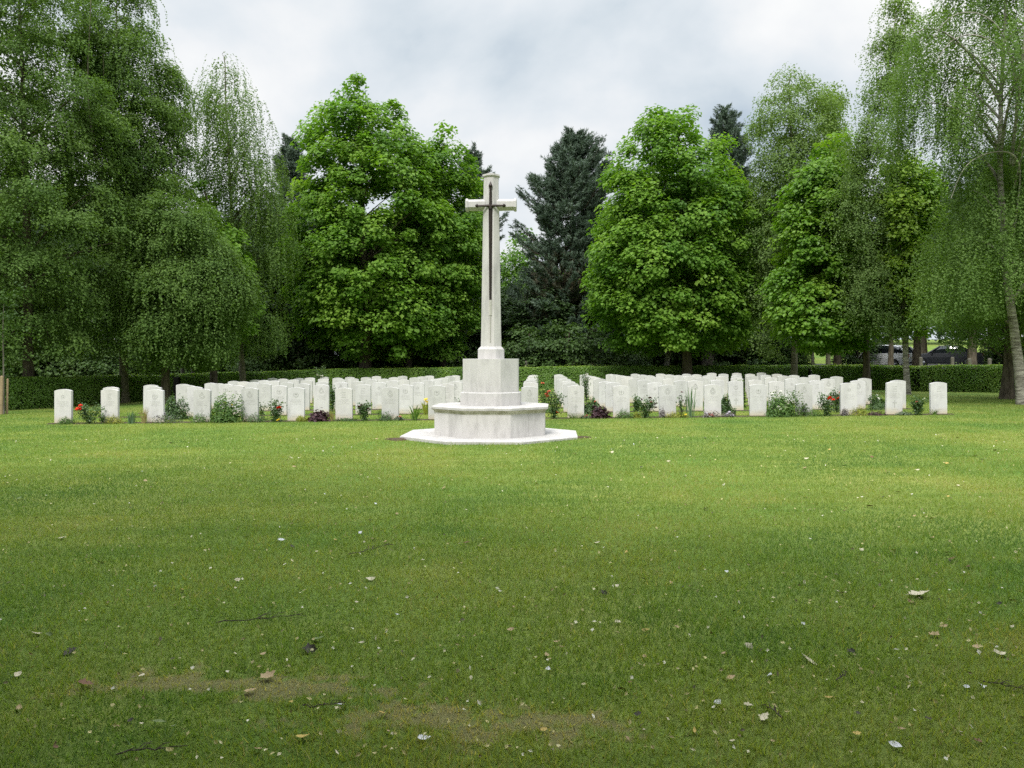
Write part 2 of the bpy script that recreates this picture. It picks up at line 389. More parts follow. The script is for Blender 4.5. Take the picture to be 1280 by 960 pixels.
def drum(b):
    lathe_poly(b, [octa(.955, .047), octa(.955, .468)])
    hw = .957
    for a in range(8):      # one joint in the middle of some faces and near the corners
        ang = a * math.pi / 4
        for s in ((-.16, .17) if a % 2 == 0 else (.02,)):
            c, si = math.cos(ang), math.sin(ang)
            P = lambda u, d, z: (d * c - u * si, d * si + u * c, z)
            v = [P(s - .002, hw, .05), P(s + .002, hw, .05), P(s + .002, hw, .465), P(s - .002, hw, .465)]
            b.add(v, [[0, 1, 2, 3]], 1)
part('plinth', drum, [stoneA, jointm])
part('moulding', lambda b: lathe_poly(b, [octa(.957, .440), octa(.962, .468), octa(.978, .486), octa(1.006, .500), octa(1.010, .506)], capb=False, capt=False), stained)
part('coping', lambda b: lathe_poly(b, [octa(1.012, .5065), octa(1.012, .545), octa(.97, .558)]), stoneS, bev=.004)
part('pedestal_step', lambda b: lathe_poly(b, [octa(.525, .556), octa(.525, .775), octa(.505, .788)]), stoneA, bev=.004)
part('pedestal', lambda b: lathe_poly(b, [octa(.484, .785), octa(.484, 1.368)]), stoneA, bev=.006)
part('shaft_base', lambda b: lathe_poly(b, [octa(.228, 1.366), octa(.228, 1.535), octa(.182, 1.585)]), stoneA, bev=.004)
def shaft(b):
    oc = lambda h, z: octa(h, z, h, h * .62)
    lathe_poly(b, [oc(.178, 1.582), oc(.172, 1.9), oc(.140, 3.92), oc(.138, 4.06), oc(.133, 4.24), oc(.127, 4.575), oc(.150, 4.592), oc(.150, 4.625), oc(.10, 4.640)])
part('shaft', shaft, stoneA, bev=.003)
def arm(s):
    def fn(b):
        prof = [(.10, .098, .096), (.36, .094, .092), (.395, .093, .091), (.412, .110, .108), (.442, .112, .110), (.452, .098, .096)]
        rings = []
        for (d, hh, hd) in prof:
            c = hh * .5
            yz = [(-hd, -hh + c), (-hd, hh - c), (-hd + c, hh), (hd - c, hh), (hd, hh - c), (hd, -hh + c), (hd - c, -hh), (-hd + c, -hh)]
            rings.append(np.array([(s * d, y, 4.095 + z) for y, z in (yz if s < 0 else yz[::-1])]))
        lathe_poly(b, rings)
    return fn
part('cross_arm', arm(-1), stoneA); part('cross_arm', arm(1), stoneA)
# bronze sword, point down, fixed on the front face
sword = thing('sword', None, None); sword.parent = cross
def fy(z): return -(np.interp(z, [1.58, 1.9, 3.92, 4.06, 4.6], [.178, .172, .140, .138, .127]))
def blade(z0, z1, w0, w1, t=.016, g=.012):
    def fn(b):
        rings = []
        for k in range(7):
            q = k / 6; z = z0 + (z1 - z0) * q; w = w0 + (w1 - w0) * q; y = fy(z) - g
            rings.append(np.array([(w, y + t * .4, z), (0, y + t, z), (-w, y + t * .4, z), (0, y - t, z)]))
        lathe_poly(b, rings)
    return fn
part('blade', blade(4.02, 2.36, .034, .021), bronze, sword)
part('blade_tip', blade(2.362, 1.66, .012, .006, .012), paleb, sword)['label'] = 'narrow lower end of the bronze sword, its sheen painted pale'
part('blade_sheen', blade(2.40, 2.13, .026, .025, .019, .010), paleb, sword)['label'] = 'pale painted sheen on the sword blade near its point'  # shiny stretch of the blade, its sheen modelled as a wider pale piece
def grip(b):
    y = float(fy(4.2)) - .016
    tube(b, [(0, y, 4.0), (0, y, 4.10), (0, y, 4.22), (0, y, 4.34), (0, y, 4.39)], [.036, .026, .024, .021, .027], 10)
    tube(b, [(0, y, 4.385), (0, y, 4.395), (0, y, 4.415), (0, y, 4.45), (0, y, 4.485)], [.03, .036, .034, .016, .002], 10)
part('grip', grip, bronze, sword, True)
def guard(b):
    y = float(fy(4.05)) - .018
    tube(b, [(x, y, 4.055) for x in (-.235, -.15, 0, .15, .235)], [.017, .019, .024, .019, .017], 10)
    for s in (-1, 1):
        tube(b, [(s * q, y, 4.055) for q in (.212, .222, .24, .262, .272)], [.01, .030, .034, .020, .004], 10)
part('guard', guard, bronze, sword, True)
# bare soil against the two sides of the step
bare = plain('bare_soil', (0.075, 0.045, 0.028), .95, var=.4, vscale=8, bump=.7, bscale=30)
for k, (px, py, rx, ry) in enumerate(((499, 549, .22, .20), (727, 548, .14, .12))):
    b = Buf(); D = EYE * 1000 / (py - HZ); x0 = wx(px, D)
    a = np.linspace(0, 2 * np.pi, 28, endpoint=False); rr = 1 + .25 * np.sin(3 * a + k) + .12 * np.sin(7 * a)
    rings = []
    for q, h in ((1, -.004), (.8, .022), (.4, .03)):
        x = x0 + rx * rr * q * np.cos(a); y = D + ry * rr * q * np.sin(a); rings.append(np.stack([x, y, gz(x, y) + h], -1))
    lathe_poly(b, rings, capb=False)
    tag(link('bare_soil', b.mesh('bare_soil', bare, True)), kind='structure')

# ================================================================== headstones
hs_mat = stonemat('headstone_limestone', (0.585, 0.572, 0.575), (0.50, 0.43, 0.29), foot=.16, amount=.8, dark=.82)
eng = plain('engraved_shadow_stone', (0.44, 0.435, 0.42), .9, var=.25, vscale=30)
HW, HT, HH = .1905, .038, .76
def stone_mesh():
    bm = bmesh.new(); n = 14
    pts = [(-HW, -.12), (HW, -.12), (HW, HH - .034)]
    for k in range(1, n): q = 1 - 2 * k / n; pts.append((HW * q, HH - .034 + .034 * (1 - q * q)))
    pts.append((-HW, HH - .034))
    fr = [bm.verts.new((x, -HT, z)) for x, z in pts]; bk = [bm.verts.new((x, HT, z)) for x, z in pts]
    bm.faces.new(fr); bm.faces.new(bk[::-1])
    for k in range(len(pts)): bm.faces.new([fr[(k + 1) % len(pts)], fr[k], bk[k], bk[(k + 1) % len(pts)]])
    bm.normal_update()
    es = [e for e in bm.edges if e.calc_face_angle(0) > R(30)]
    bmesh.ops.bevel(bm, geom=es, offset=.006, segments=2, profile=.6, affect='EDGES')
    me = bpy.data.meshes.new('headstone'); bm.to_mesh(me); bm.free(); me.materials.append(hs_mat)
    for pl in me.polygons: pl.use_smooth = False
    return me
def ring(b, cx_, cz_, ro, ri, n=22, y=-HT - .0015, a0=0, a1=2 * math.pi):
    a = np.linspace(a0, a1, n + 1)
    v = np.concatenate([np.stack([cx_ + ro * np.cos(a), 0 * a + y, cz_ + ro * np.sin(a)], -1), np.stack([cx_ + ri * np.cos(a), 0 * a + y, cz_ + ri * np.sin(a)], -1)])
    b.add(v, [[i, i + 1, n + 1 + i + 1, n + 1 + i] for i in range(n)])
def strip(b, x0, x1, z0, z1, y=-HT - .0015):
    b.add([(x0, y, z0), (x1, y, z0), (x1, y, z1), (x0, y, z1)], [[0, 1, 2, 3]])
def badge(kind):
    b = Buf(); cz = .595
    if kind == 0:      # ringed device with a crown shape over it
        ring(b, 0, cz, .062, .052); ring(b, 0, cz, .034, .022); strip(b, -.03, .03, cz + .066, cz + .074); strip(b, -.02, .02, cz + .080, cz + .092)
        for k in range(6):
            t = k * math.pi / 3; ring(b, .043 * math.cos(t), cz + .043 * math.sin(t), .007, .002, 6)
    elif kind == 1:    # star device
        for k in range(8):
            t = k * math.pi / 4; r1 = .066
            b.add([(0.012 * math.cos(t + 1.2), -HT - .0015, cz + .012 * math.sin(t + 1.2)), (r1 * math.cos(t), -HT - .0015, cz + r1 * math.sin(t)), (.03 * math.cos(t + .39), -HT - .0015, cz + .03 * math.sin(t + .39))], [[0, 1, 2]])
        ring(b, 0, cz, .030, .022)
    elif kind == 2:    # leafy wreath open at the top
        ring(b, 0, cz, .060, .047, 20, a0=2.2, a1=2.2 + 5.0); strip(b, -.008, .008, cz - .03, cz + .05); strip(b, -.028, .028, cz + .008, cz + .022)
    else:              # square panel
        for z in (cz - .058, cz + .05): strip(b, -.055, .055, z, z + .008)
        for z in (cz - .02, cz + .012): strip(b, -.040, .040, z, z + .007)
    return b.mesh('badge', eng)
def writing(seed):
    r = np.random.default_rng(seed); b = Buf()
    for k, (z, hw) in enumerate(((.475, .11), (.445, .13), (.415, .085), (.385, .12))):
        x = -hw * (.8 + .2 * r.random())
        while x < hw:
            w = .006 + .007 * r.random(); strip(b, x, x + w * .55, z, z + .013); x += w + .004 + (r.random() < .16) * .014
    me = b.mesh('lettering', eng); out = [('lettering', me)]
    b = Buf(); strip(b, -.08, .08, .118, .123); out.append(('epitaph_line', b.mesh('epitaph_line', eng)))
    if seed % 3 == 0:
        b = Buf(); y = -HT - .0015
        b.add([(x, y, z) for x, z in ((-.011, .16), (.011, .16), (.011, .262), (.052, .262), (.052, .284), (.011, .284), (.011, .33), (-.011, .33), (-.011, .284), (-.052, .284), (-.052, .262), (-.011, .262))], [[0, 1, 2, 11], [11, 2, 5, 8], [8, 5, 6, 7], [2, 3, 4, 5], [10, 11, 8, 9]]); out.append(('carved_cross', b.mesh('carved_cross', eng)))
    return out
BADGES = [badge(k) for k in range(4)]; WRITES = [writing(s) for s in range(6)]
HS = stone_mesh()
FRONT = [79, 138, 195, 253.5, 312.5, 371, 430, 488, 546, 604, 662, 719, 776.5, 834.5, 891, 947.5, 1004.5, 1061, 1117, 1173]
VP, NROW, DROW = 672.0, 8, .1125
ORD = ['first', 'second', 'third', 'fourth', 'fifth', 'sixth', 'seventh', 'eighth', 'ninth', 'tenth']
ROWN = ['front row', 'second row', 'third row', 'fourth row', 'fifth row', 'sixth row', 'seventh row', 'rearmost row']
def spot(c, r):
    D1 = 17.75 + (18.75 - 17.75) * (FRONT[c] - 79) / 1094.0; q = 1 + DROW * r; D = D1 * q
    return wx(VP + (FRONT[c] - VP) / q, D), D
BKIND = [1, 3, 2, 0, 0, 2, 3, 0, 2, 0, 0, 1, 2, 0, 0, 2, 0, 1, 3, 3]
proto = {}
for r in range(NROW):
    for c in range(20):
        x, D = spot(c, r); z = float(gz(x, D))
        o = link('headstone', HS, None, (x + rng.normal(0, .008), D + rng.normal(0, .015), z + rng.normal(0, .008)))
        o.rotation_euler = (rng.normal(0, .011), rng.normal(0, .010), R(-1.2) + rng.normal(0, .02))
        o.scale = (1 + rng.normal(0, .008), 1, 1 + rng.normal(0, .012))
        if c == 0: lab = f'pale upright headstone at the left end of the {ROWN[r]}'
        elif c == 19: lab = f'pale upright headstone at the right end of the {ROWN[r]}'
        elif c < 10: lab = f'pale upright headstone, {ORD[c]} from the left end of the {ROWN[r]}'
        else: lab = f'pale upright headstone, {ORD[19 - c]} from the right end of the {ROWN[r]}'
        if r == 0:
            lab = lab.replace('pale upright headstone', ['pale headstone with a round badge', 'pale headstone with a star badge', 'pale headstone with a wreath badge', 'pale headstone with a square badge'][BKIND[c]])
        tag(o, lab, 'headstone', 'white headstones in rows')
        if r < 3:
            link('badge', BADGES[BKIND[c] if r == 0 else int(rng.integers(0, 4))], o)
            for nm, me_ in WRITES[int(rng.integers(0, 6))]: link(nm, me_, o)

# soil beds along each row
bedm = plain('flower_bed_soil', (0.062, 0.042, 0.028), .95, var=.5, vscale=9, bump=.8, bscale=25)
for r in range(NROW):
    cs = [spot(c, r) for c in range(20)]
    xs = np.linspace(cs[0][0] - .3, cs[-1][0] + .3, 120); ys = np.interp(xs, [q[0] for q in cs], [q[1] for q in cs])
    w0 = .15 + .03 * np.sin(xs * 3.1) + .02 * np.sin(xs * 7.7); w1 = .12
    rows = []
    for off, h in ((-w0, -.004), (-w0 + .04, .018), (0 * w0, .025), (w1 - .03 + 0 * w0, .018), (w1 + 0 * w0, -.004)):
        y = ys + off; rows.append(np.stack([xs, y, gz(xs, y) + h], -1))
    v = np.stack(rows); n = len(xs); b = Buf()
    i = np.arange(4)[:, None] * n; j = np.arange(n - 1)[None]
    b.add(v.reshape(-1, 3), np.stack([i + j, i + j + 1, i + n + j + 1, i + n + j], -1).reshape(-1, 4))
    tag(link('flower_bed', b.mesh('flower_bed', bedm, True)), kind='structure')
# ================================================================== trees
lime = [(0.066, 0.150, 0.024), (0.108, 0.215, 0.030), (0.160, 0.280, 0.040), (0.225, 0.340, 0.055)]
M = {
 'maple': leafmat('maple_leaf', lime, .42, .5, .2),
 'yellowmaple': leafmat('young_maple_leaf', [(0.078, 0.169, 0.019), (0.117, 0.231, 0.024), (0.163, 0.281, 0.031), (0.221, 0.325, 0.042)], .38, .45, .35),
 'birch': leafmat('birch_leaf', [(0.073, 0.132, 0.035), (0.101, 0.170, 0.043), (0.131, 0.206, 0.055), (0.167, 0.248, 0.072)], .36, .6, .12),
 'paleb': leafmat('aspen_leaf', [(0.100, 0.159, 0.051), (0.133, 0.205, 0.064), (0.170, 0.244, 0.082), (0.216, 0.287, 0.106)], .36, .6, .12),
 'pine': leafmat('pine_needle', [(0.100, 0.084, 0.051), (0.053, 0.086, 0.054), (0.065, 0.103, 0.066), (0.100, 0.142, 0.098)], .08, .5, .3),
 'dark': leafmat('woodland_leaf', [(0.022, 0.048, 0.014), (0.032, 0.066, 0.018), (0.044, 0.085, 0.022), (0.062, 0.105, 0.03)], .25, .5, .3),
 'bush': leafmat('undergrowth_leaf', [(0.028, 0.059, 0.016), (0.045, 0.089, 0.021), (0.067, 0.121, 0.026), (0.093, 0.146, 0.032)], .28, .5, .3),
 'hedge': leafmat('hedge_leaf', [(0.064, 0.125, 0.025), (0.108, 0.204, 0.035), (0.169, 0.290, 0.050), (0.296, 0.390, 0.075)], .25, .4, .4),
}
BARK = {
 'brown': barkmat('brown_bark', (0.045, 0.036, 0.027), (0.13, 0.108, 0.08)),
 'grey': barkmat('grey_bark', (0.055, 0.052, 0.042), (0.17, 0.155, 0.125)),
 'birch': barkmat('silver_birch_bark', (0.085, 0.075, 0.06), (0.40, 0.38, 0.335), (1.5, 1.5, 7.0), .3),
 'greenish': barkmat('lichen_bark', (0.075, 0.07, 0.045), (0.20, 0.185, 0.125), (3, 3, 4), .4),
 'pine': barkmat('pine_bark', (0.035, 0.026, 0.020), (0.10, 0.07, 0.05)),
}
def outline(pts, D):
    """silhouette in photo pixels -> arrays of height, centre x and half width in metres at distance D (top first)"""
    p = np.array(sorted(pts), float)
    z = wz(p[:, 0], D); xl = wx(p[:, 1], D); xr = wx(p[:, 2], D)
    o = np.argsort(z); return z[o], (xl + xr)[o] / 2, (xr - xl)[o] / 2

class Crown:
    def __init__(s, pts, D, rmax=5.0, lobe=.16, seed=0, depth=.9):
        s.z, s.c, s.r = outline(pts, D); s.D = D; s.rmax = rmax; s.lobe = lobe; s.depth = depth; s.g = np.random.default_rng(seed); s.seed = seed
        s.ph = s.g.random((8, 3)) * 2 * np.pi; s.fr = np.stack([s.g.integers(1, 5, 8), s.g.uniform(.5, 2.2, 8)], -1)
    def at(s, z): return np.interp(z, s.z, s.c), np.interp(z, s.z, s.r)
    def wob(s, z, th):
        q = sum(np.sin(s.fr[k, 0] * th + s.fr[k, 1] * z + s.ph[k, 0]) for k in range(8)) / 8
        return 1 + s.lobe * 2.0 * q
    def pull(s, P, lim=1.0, soft=.22):
        """draw points that stray outside the crown's outline back towards it"""
        c, r = s.at(P[:, 2]); ry = np.minimum(r, s.rmax + .15 * r) * s.depth
        dx, dy = P[:, 0] - c, P[:, 1] - s.D; q = np.sqrt((dx / np.maximum(r, .1)) ** 2 + (dy / np.maximum(ry, .1)) ** 2)
        k = np.where(q > lim, (lim + soft * (q - lim)) / np.maximum(q, 1e-6), 1.0)
        P = P.copy(); P[:, 0] = c + dx * k; P[:, 1] = s.D + dy * k
        return P
    def darts(s, n, inner=.3, shrink=.3, mind=.5, tries=6):
        g = s.g; out = []
        zz = np.linspace(s.z[0], s.z[-1], 200); w = s.at(zz)[1] + .3; w = np.cumsum(w); w /= w[-1]
        m = n * tries
        z = np.interp(g.random(m), w, zz); th = g.random(m) * 2 * np.pi
        c, r = s.at(z); ra = np.maximum(np.minimum(r, s.rmax + .15 * r) - shrink, .08) * s.wob(z, th)
        rx = np.maximum(r - shrink, .08) * s.wob(z, th)
        u = np.where(g.random(m) < inner, np.sqrt(g.random(m)) * .75, 1 - .22 * g.random(m) ** 1.5)
        p = np.stack([c + rx * u * np.cos(th), s.D + ra * s.depth * u * np.sin(th), z], -1)
        nr = np.stack([np.cos(th), np.sin(th), .35 + 0 * th], -1)
        keep = []
        cell = {}
        for i in range(m):
            k = tuple((p[i] // mind).astype(int)); ok = True
            for a in (-1, 0, 1):
                for b_ in (-1, 0, 1):
                    for cc in (-1, 0, 1):
                        for j in cell.get((k[0] + a, k[1] + b_, k[2] + cc), ()):
                            if ((p[i] - p[j]) ** 2).sum() < mind * mind: ok = False; break
                        if not ok: break
                    if not ok: break
                if not ok: break
            if ok:
                cell.setdefault(k, []).append(i); keep.append(i)
                if len(keep) >= n: break
        keep = np.array(keep)
        return p[keep], nr[keep], u[keep]

def place(cr, n, inner=.2, size=.5, mind=.5, mass=1.15, K=None, squash=.8):
    """crown made of leafy masses: boughs on the crown's surface, each carrying tufts over its upper and outer side"""
    g = cr.g; H = cr.z[-1] - cr.z[0]; zz = np.linspace(cr.z[0], cr.z[-1], 60); area = np.trapz(2 * np.pi * cr.at(zz)[1], zz)
    K = K or int(max(10, area / (mass * mass * 1.25)))
    C, NRc, _ = cr.darts(K, .15, mass * .62, mass * .86, 10)
    rl = cr.at(C[:, 2])[1]; rm = np.clip(.42 * rl + .12, .35, mass) * g.uniform(.72, 1.25, len(C))
    w = rm ** 2; k = g.choice(len(C), int(n * (1 - inner)), p=w / w.sum())
    d = nrm(g.normal(0, 1, (len(k), 3)) + NRc[k] * .75 + np.array([0, 0, .45]))
    u = g.uniform(.72, 1.08, (len(k), 1))
    P = C[k] + d * u * rm[k][:, None] * np.array([1.05, 1.0, squash]); NR = nrm(d + .5 * nrm(NRc[k]))
    P2, NR2, _ = cr.darts(int(n * inner), .5, .5, mind, 5)
    P = np.vstack([P, P2]); NR = np.vstack([NR, NR2])
    P = cr.pull(P, .86, .45); ok = P[:, 2] > cr.z[0] - .1
    cr.tv = np.concatenate([(g.random(len(C)) - .5)[k], g.random(len(P2)) - .5])[ok]
    return P[ok], NR[ok], C

def woody(b, pts, r0, r1, g, tips=None, nl=36, limb=.05, sag=.0, seg=10, flare=1.35):
    """trunk along pts plus limbs that leave it and end at crown points"""
    pts = np.array(pts, float)
    t = np.linspace(0, 1, 40); k = np.linspace(0, 1, len(pts))
    path = np.stack([np.interp(t, k, pts[:, i]) for i in range(3)], -1)
    for _ in range(6): path[1:-1] = .25 * path[:-2] + .5 * path[1:-1] + .25 * path[2:]
    hgt = path[-1, 2] - path[0, 2]
    path[1:-1, :2] += np.cumsum(g.normal(0, .0035 * hgt ** .7, (38, 2)), 0) * np.linspace(.1, 1, 38)[:, None] * .5
    rad = r0 + (r1 - r0) * t ** .85; hz = path[:, 2] - path[0, 2]
    rad = rad * (1 + (flare - 1) * np.exp(-hz / .35)); path[0, 2] -= .15
    tube(b, path, rad, seg)
    if tips is not None and len(tips):
        idx = g.permutation(len(tips))[:nl]
        for q in tips[idx]:
            d = math.hypot(q[0] - path[-1, 0], q[1] - path[-1, 1])
            zz = max(path[0, 2] + .28 * hgt * g.uniform(.6, 1.1), q[2] - d * g.uniform(.35, .8)); zz = min(zz, path[-1, 2])
            s = np.array([np.interp(zz, path[:, 2], path[:, i]) for i in range(3)])
            rr = np.interp(zz, path[:, 2], rad)
            mid = (s + q) / 2 + np.array([g.normal(0, .15), g.normal(0, .15), .12 * d + sag * d])
            u = np.linspace(0, 1, 9)[:, None]
            c = (1 - u) ** 2 * s + 2 * u * (1 - u) * mid + u ** 2 * q
            r = np.linspace(min(limb, rr * .8) , .010, 9) * (.6 + .1 * d)
            tube(b, c, np.clip(r, .008, rr * .8), 5, cap=False)
    return path

def clumps(b, P, NR, n, size, L, W, g, flat=.45, tint0=.45, tvar=.35, droop=.2, up=.7, tv=None):
    """tufts of leaves: each tuft is a flattened cloud, leaves face up and outward"""
    m = len(P)
    ct = np.clip(tint0 + tvar * (g.random(m) - .5) + (0 if tv is None else .45 * tv), 0, 1)
    k = np.repeat(np.arange(m), n); q = len(k)
    off = g.normal(0, 1, (q, 3)); off = nrm(off) * (g.random((q, 1)) ** .45)
    sz = (size * g.uniform(.65, 1.35, m))[k][:, None]
    c = P[k] + off * sz * np.array([1, 1, flat]) 
    rad2 = (off[:, :2] ** 2).sum(-1)
    c[:, 2] -= droop * sz[:, 0] * rad2
    nn = np.array([0, 0, up]) + NR[k] * .45 + off * .35 + g.normal(0, .32, (q, 3))
    d = NR[k] + off * 1.1 + g.normal(0, .5, (q, 3)) + np.array([0, 0, -.35])
    t = np.clip(ct[k] + .22 * (g.random(q) - .5), 0, 1)
    s = g.uniform(.5, 1.4, q)
    leaves(b, c, nn, d, L * s, W * s, 0, t)

def strands(b, P, n, Lmin, Lmax, gap, L, W, g, spread=.35, sway=.10, tint0=.45, tvar=.3, out=None, arch=.0, jit=.03, zmin=None, cr=None):
    """hanging twigs: leaves strung along lines that fall from each crown point"""
    m = len(P); k = np.repeat(np.arange(m), n); q = len(k)
    st = P[k] + g.normal(0, spread, (q, 3)) * np.array([1, 1, .6])
    ln = g.uniform(Lmin, Lmax, q) * np.repeat(g.uniform(.6, 1.25, m), n)
    cnt = np.maximum((ln / gap).astype(int), 3)
    j = np.repeat(np.arange(q), cnt); w = np.concatenate([np.linspace(0, 1, c_) for c_ in cnt])
    dirx = g.normal(0, sway, (q, 2)) * ln[:, None]
    c = st[j].copy(); c[:, :2] += dirx[j] * (w ** 1.3)[:, None]
    if out is not None: c[:, :2] += out[k][j][:, :2] * arch * np.sin(np.minimum(w * 2, 1) * np.pi / 2)[:, None]
    c[:, 2] -= (w * ln[j]); c += g.normal(0, jit, c.shape)
    ct = np.clip(tint0 + tvar * (g.random(m) - .5), 0, 1)[k][j]
    if zmin is not None:
        ok = c[:, 2] > zmin + .55 * (vnoise(c[:, 0], c[:, 1], .7, 3) - .5) + .25 * (vnoise(c[:, 0], c[:, 1], .15, 4) - .5); c, ct = c[ok], ct[ok]
    oo = 0.0 if out is None else out[k][j] if zmin is None else out[k][j][ok]
    if cr is not None: c = cr.pull(c, 1.0, .5)
    T = len(c)
    ang = g.random(T) * 2 * np.pi
    nn = np.stack([np.cos(ang), np.sin(ang), .55 + .6 * g.random(T)], -1) + .95 * oo
    d = np.stack([np.cos(ang + 1.6) * .5, np.sin(ang + 1.6) * .5, -.9 + 0 * ang], -1) + g.normal(0, .3, (T, 3))
    t = np.clip(ct + .26 * (g.random(T) - .5), 0, 1); s = g.uniform(.65, 1.25, T)
    leaves(b, c, nn, d, L * s, W * s, 0, t)

def finish(root, wood, wmat, leaf, lmat):
    """meshes are written in world coordinates; move them to the tree's own base"""
    loc = np.array(root.location)
    for bb in (wood, leaf):
        for v in bb.v: v -= loc.astype(np.float32)
    link('trunk', wood.mesh('trunk', wmat, True), root); link('crown', leaf.mesh('crown', lmat), root)
    return root
def P3(px, py, D, dy=0.0): return np.array([wx(px, D), D + dy, wz(py, D)])
def ground(px, D):
    x = wx(px, D); return (x, D, float(gz(x, D)))

def maple(name, label, cat, pts, D, trunk, r0, seed, lm='maple', bark='brown', n=520, per=120, size=.62, L=.165, W=.145, inner=.3, rmax=4.6, mind=.5, lobe=.16, flat=.7, extra=None, tint0=.45, nl=40, group=None, depth=.9, mass=1.25):
    g = np.random.default_rng(seed); cr = Crown(pts, D, rmax, lobe, seed, depth)
    base = ground(trunk[0][0], D); root = thing(name, label, cat, base, 0, group)
    P, NR, C = place(cr, n, inner, size, mind, mass)
    wb, lb = Buf(), Buf()
    tp = [np.array(base)] + [P3(px, py, D) for px, py in trunk[1:]]
    woody(wb, tp, r0, .03, g, np.vstack([C, P[::9]]), nl)
    clumps(lb, P, NR, per, size, L, W, g, flat, tint0, tv=cr.tv)
    return finish(root, wb, BARK[bark], lb, M[lm])

def birch(name, label, cat, pts, D, trunk, r0, seed, lm='birch', bark='birch', n=420, ns=9, Lr=(.5, 1.3), gap=.05, L=.075, W=.055, inner=.2, rmax=4.2, mind=.42, lobe=.2, spread=.33, tint0=.42, nl=45, per=26, size=.5, group=None, sag=.1, arch=.3, r1=.02, clumpL=1.0, depth=.9, limb=.045, mass=1.1, arcs=(), keepin=True):
    g = np.random.default_rng(seed); cr = Crown(pts, D, rmax, lobe, seed, depth)
    base = ground(trunk[0][0], D); root = thing(name, label, cat, base, 0, group)
    P, NR, C = place(cr, n, inner, size, mind, mass)
    wb, lb = Buf(), Buf()
    tp = [np.array(base)] + [P3(px, py, D) for px, py in trunk[1:]]
    woody(wb, tp, r0, r1, g, np.vstack([C, P[::12]]), nl, limb, sag)
    for a_, r_, dy_ in arcs:
        a_ = np.array([P3(px, py, D, dy_ * min(1, .25 + q / 2)) for q, (px, py) in enumerate(a_)]); u = np.linspace(0, 1, 24); kk = np.linspace(0, 1, len(a_))
        a_ = np.stack([np.interp(u, kk, a_[:, i]) for i in range(3)], -1)
        for _ in range(5): a_[1:-1] = .25 * a_[:-2] + .5 * a_[1:-1] + .25 * a_[2:]
        tube(wb, a_, r_ + (.008 - r_) * u, 6, cap=False)
    strands(lb, P, ns, Lr[0], Lr[1], gap, L, W, g, spread, .10, tint0, .35, NR, arch, zmin=cr.z[0], cr=cr if keepin else None)
    if per: clumps(lb, P, NR, per, size, L * clumpL, W * clumpL, g, .55, tint0, .35, .3, .5, cr.tv)
    return finish(root, wb, BARK[bark], lb, M[lm])

def pine(name, label, cat, pts, D, trunk, r0, seed, step=.62, L=.26, W=.028, rmax=4.0, brown=True, group=None, dens=1.0, topz=None):
    g = np.random.default_rng(seed); cr = Crown(pts, D, rmax, .18, seed)
    base = ground(trunk[0][0], D); root = thing(name, label, cat, base, 0, group)
    wb, lb = Buf(), Buf()
    path = woody(wb, [np.array(base)] + [P3(px, py, D) for px, py in trunk[1:]], r0, .03, g, None)
    C, A, T = [], [], []
    z = cr.z[0]
    while z < cr.z[-1] - .1:
        c, r = cr.at(z); nb = int(g.integers(6, 10)); a0 = g.random() * 6.28
        for k in range(nb):
            a = a0 + k * 2 * np.pi / nb + g.normal(0, .25); rl = max(.25, min(float(r), rmax)) * g.uniform(.55, 1.12)
            rx = max(.25, float(r)) / max(.25, min(float(r), rmax))
            q = (z - cr.z[0]) / (cr.z[-1] - cr.z[0])
            u = np.linspace(0, 1, 9); tilt = -.15 + .75 * q
            tx = np.interp(z, path[:, 2], path[:, 0]) ; ty = np.interp(z, path[:, 2], path[:, 1])
            tx = tx + (float(c) - tx) * 1.0
            pz = z + rl * (tilt * u + .22 * u ** 3 - .10 * np.sin(u * np.pi)) + g.normal(0, .12)
            pp = np.stack([tx + rl * rx * u * np.cos(a), ty + rl * u * np.sin(a), pz], -1)
            tube(wb, pp, np.linspace(.035, .008, 9) * (.5 + .25 * rl), 4, cap=False)
            # side twigs with needle tufts
            nt_ = int(dens * (5 + rl * 11))
            w = g.random(nt_) ** .7 * .85 + .15
            s = np.stack([np.interp(w, u, pp[:, i]) for i in range(3)], -1)
            side = g.choice([-1, 1], nt_) * g.uniform(.2, 1.0, nt_) * (1.05 - w * .7) * .45 * rl
            s = s + np.stack([-np.sin(a) * side, np.cos(a) * side, g.normal(.05, .12, nt_)], -1)
            out = np.stack([np.cos(a) + 0 * w - np.sin(a) * side * .8, np.sin(a) + 0 * w + np.cos(a) * side * .8, .55 + .3 * g.random(nt_)], -1)
            C.append(s); A.append(nrm(out)); T.append(np.where((q < .48) & (w < .75) & brown, g.uniform(.0, .3, nt_), g.uniform(.35, .95, nt_)))
        z += step * g.uniform(.7, 1.25) * (.65 + .35 * (1 - (z - cr.z[0]) / (cr.z[-1] - cr.z[0])))
    C = np.concatenate(C); A = np.concatenate(A); T = np.concatenate(T); m = len(C); per = 26
    k = np.repeat(np.arange(m), per)
    d = nrm(A[k] * 1.1 + g.normal(0, .55, (len(k), 3))); ss = g.uniform(.7, 1.2, len(k))
    c = C[k] + A[k] * g.uniform(-.12, .25, (len(k), 1)) + d * (L * .45)
    leaves(lb, c, g.normal(0, 1, (len(k), 3)), d, L * ss, W * ss * 1.4, 0, np.clip(T[k] + .15 * (g.random(len(k)) - .5), 0, 1))
    return finish(root, wb, BARK['pine'], lb, M['pine'])

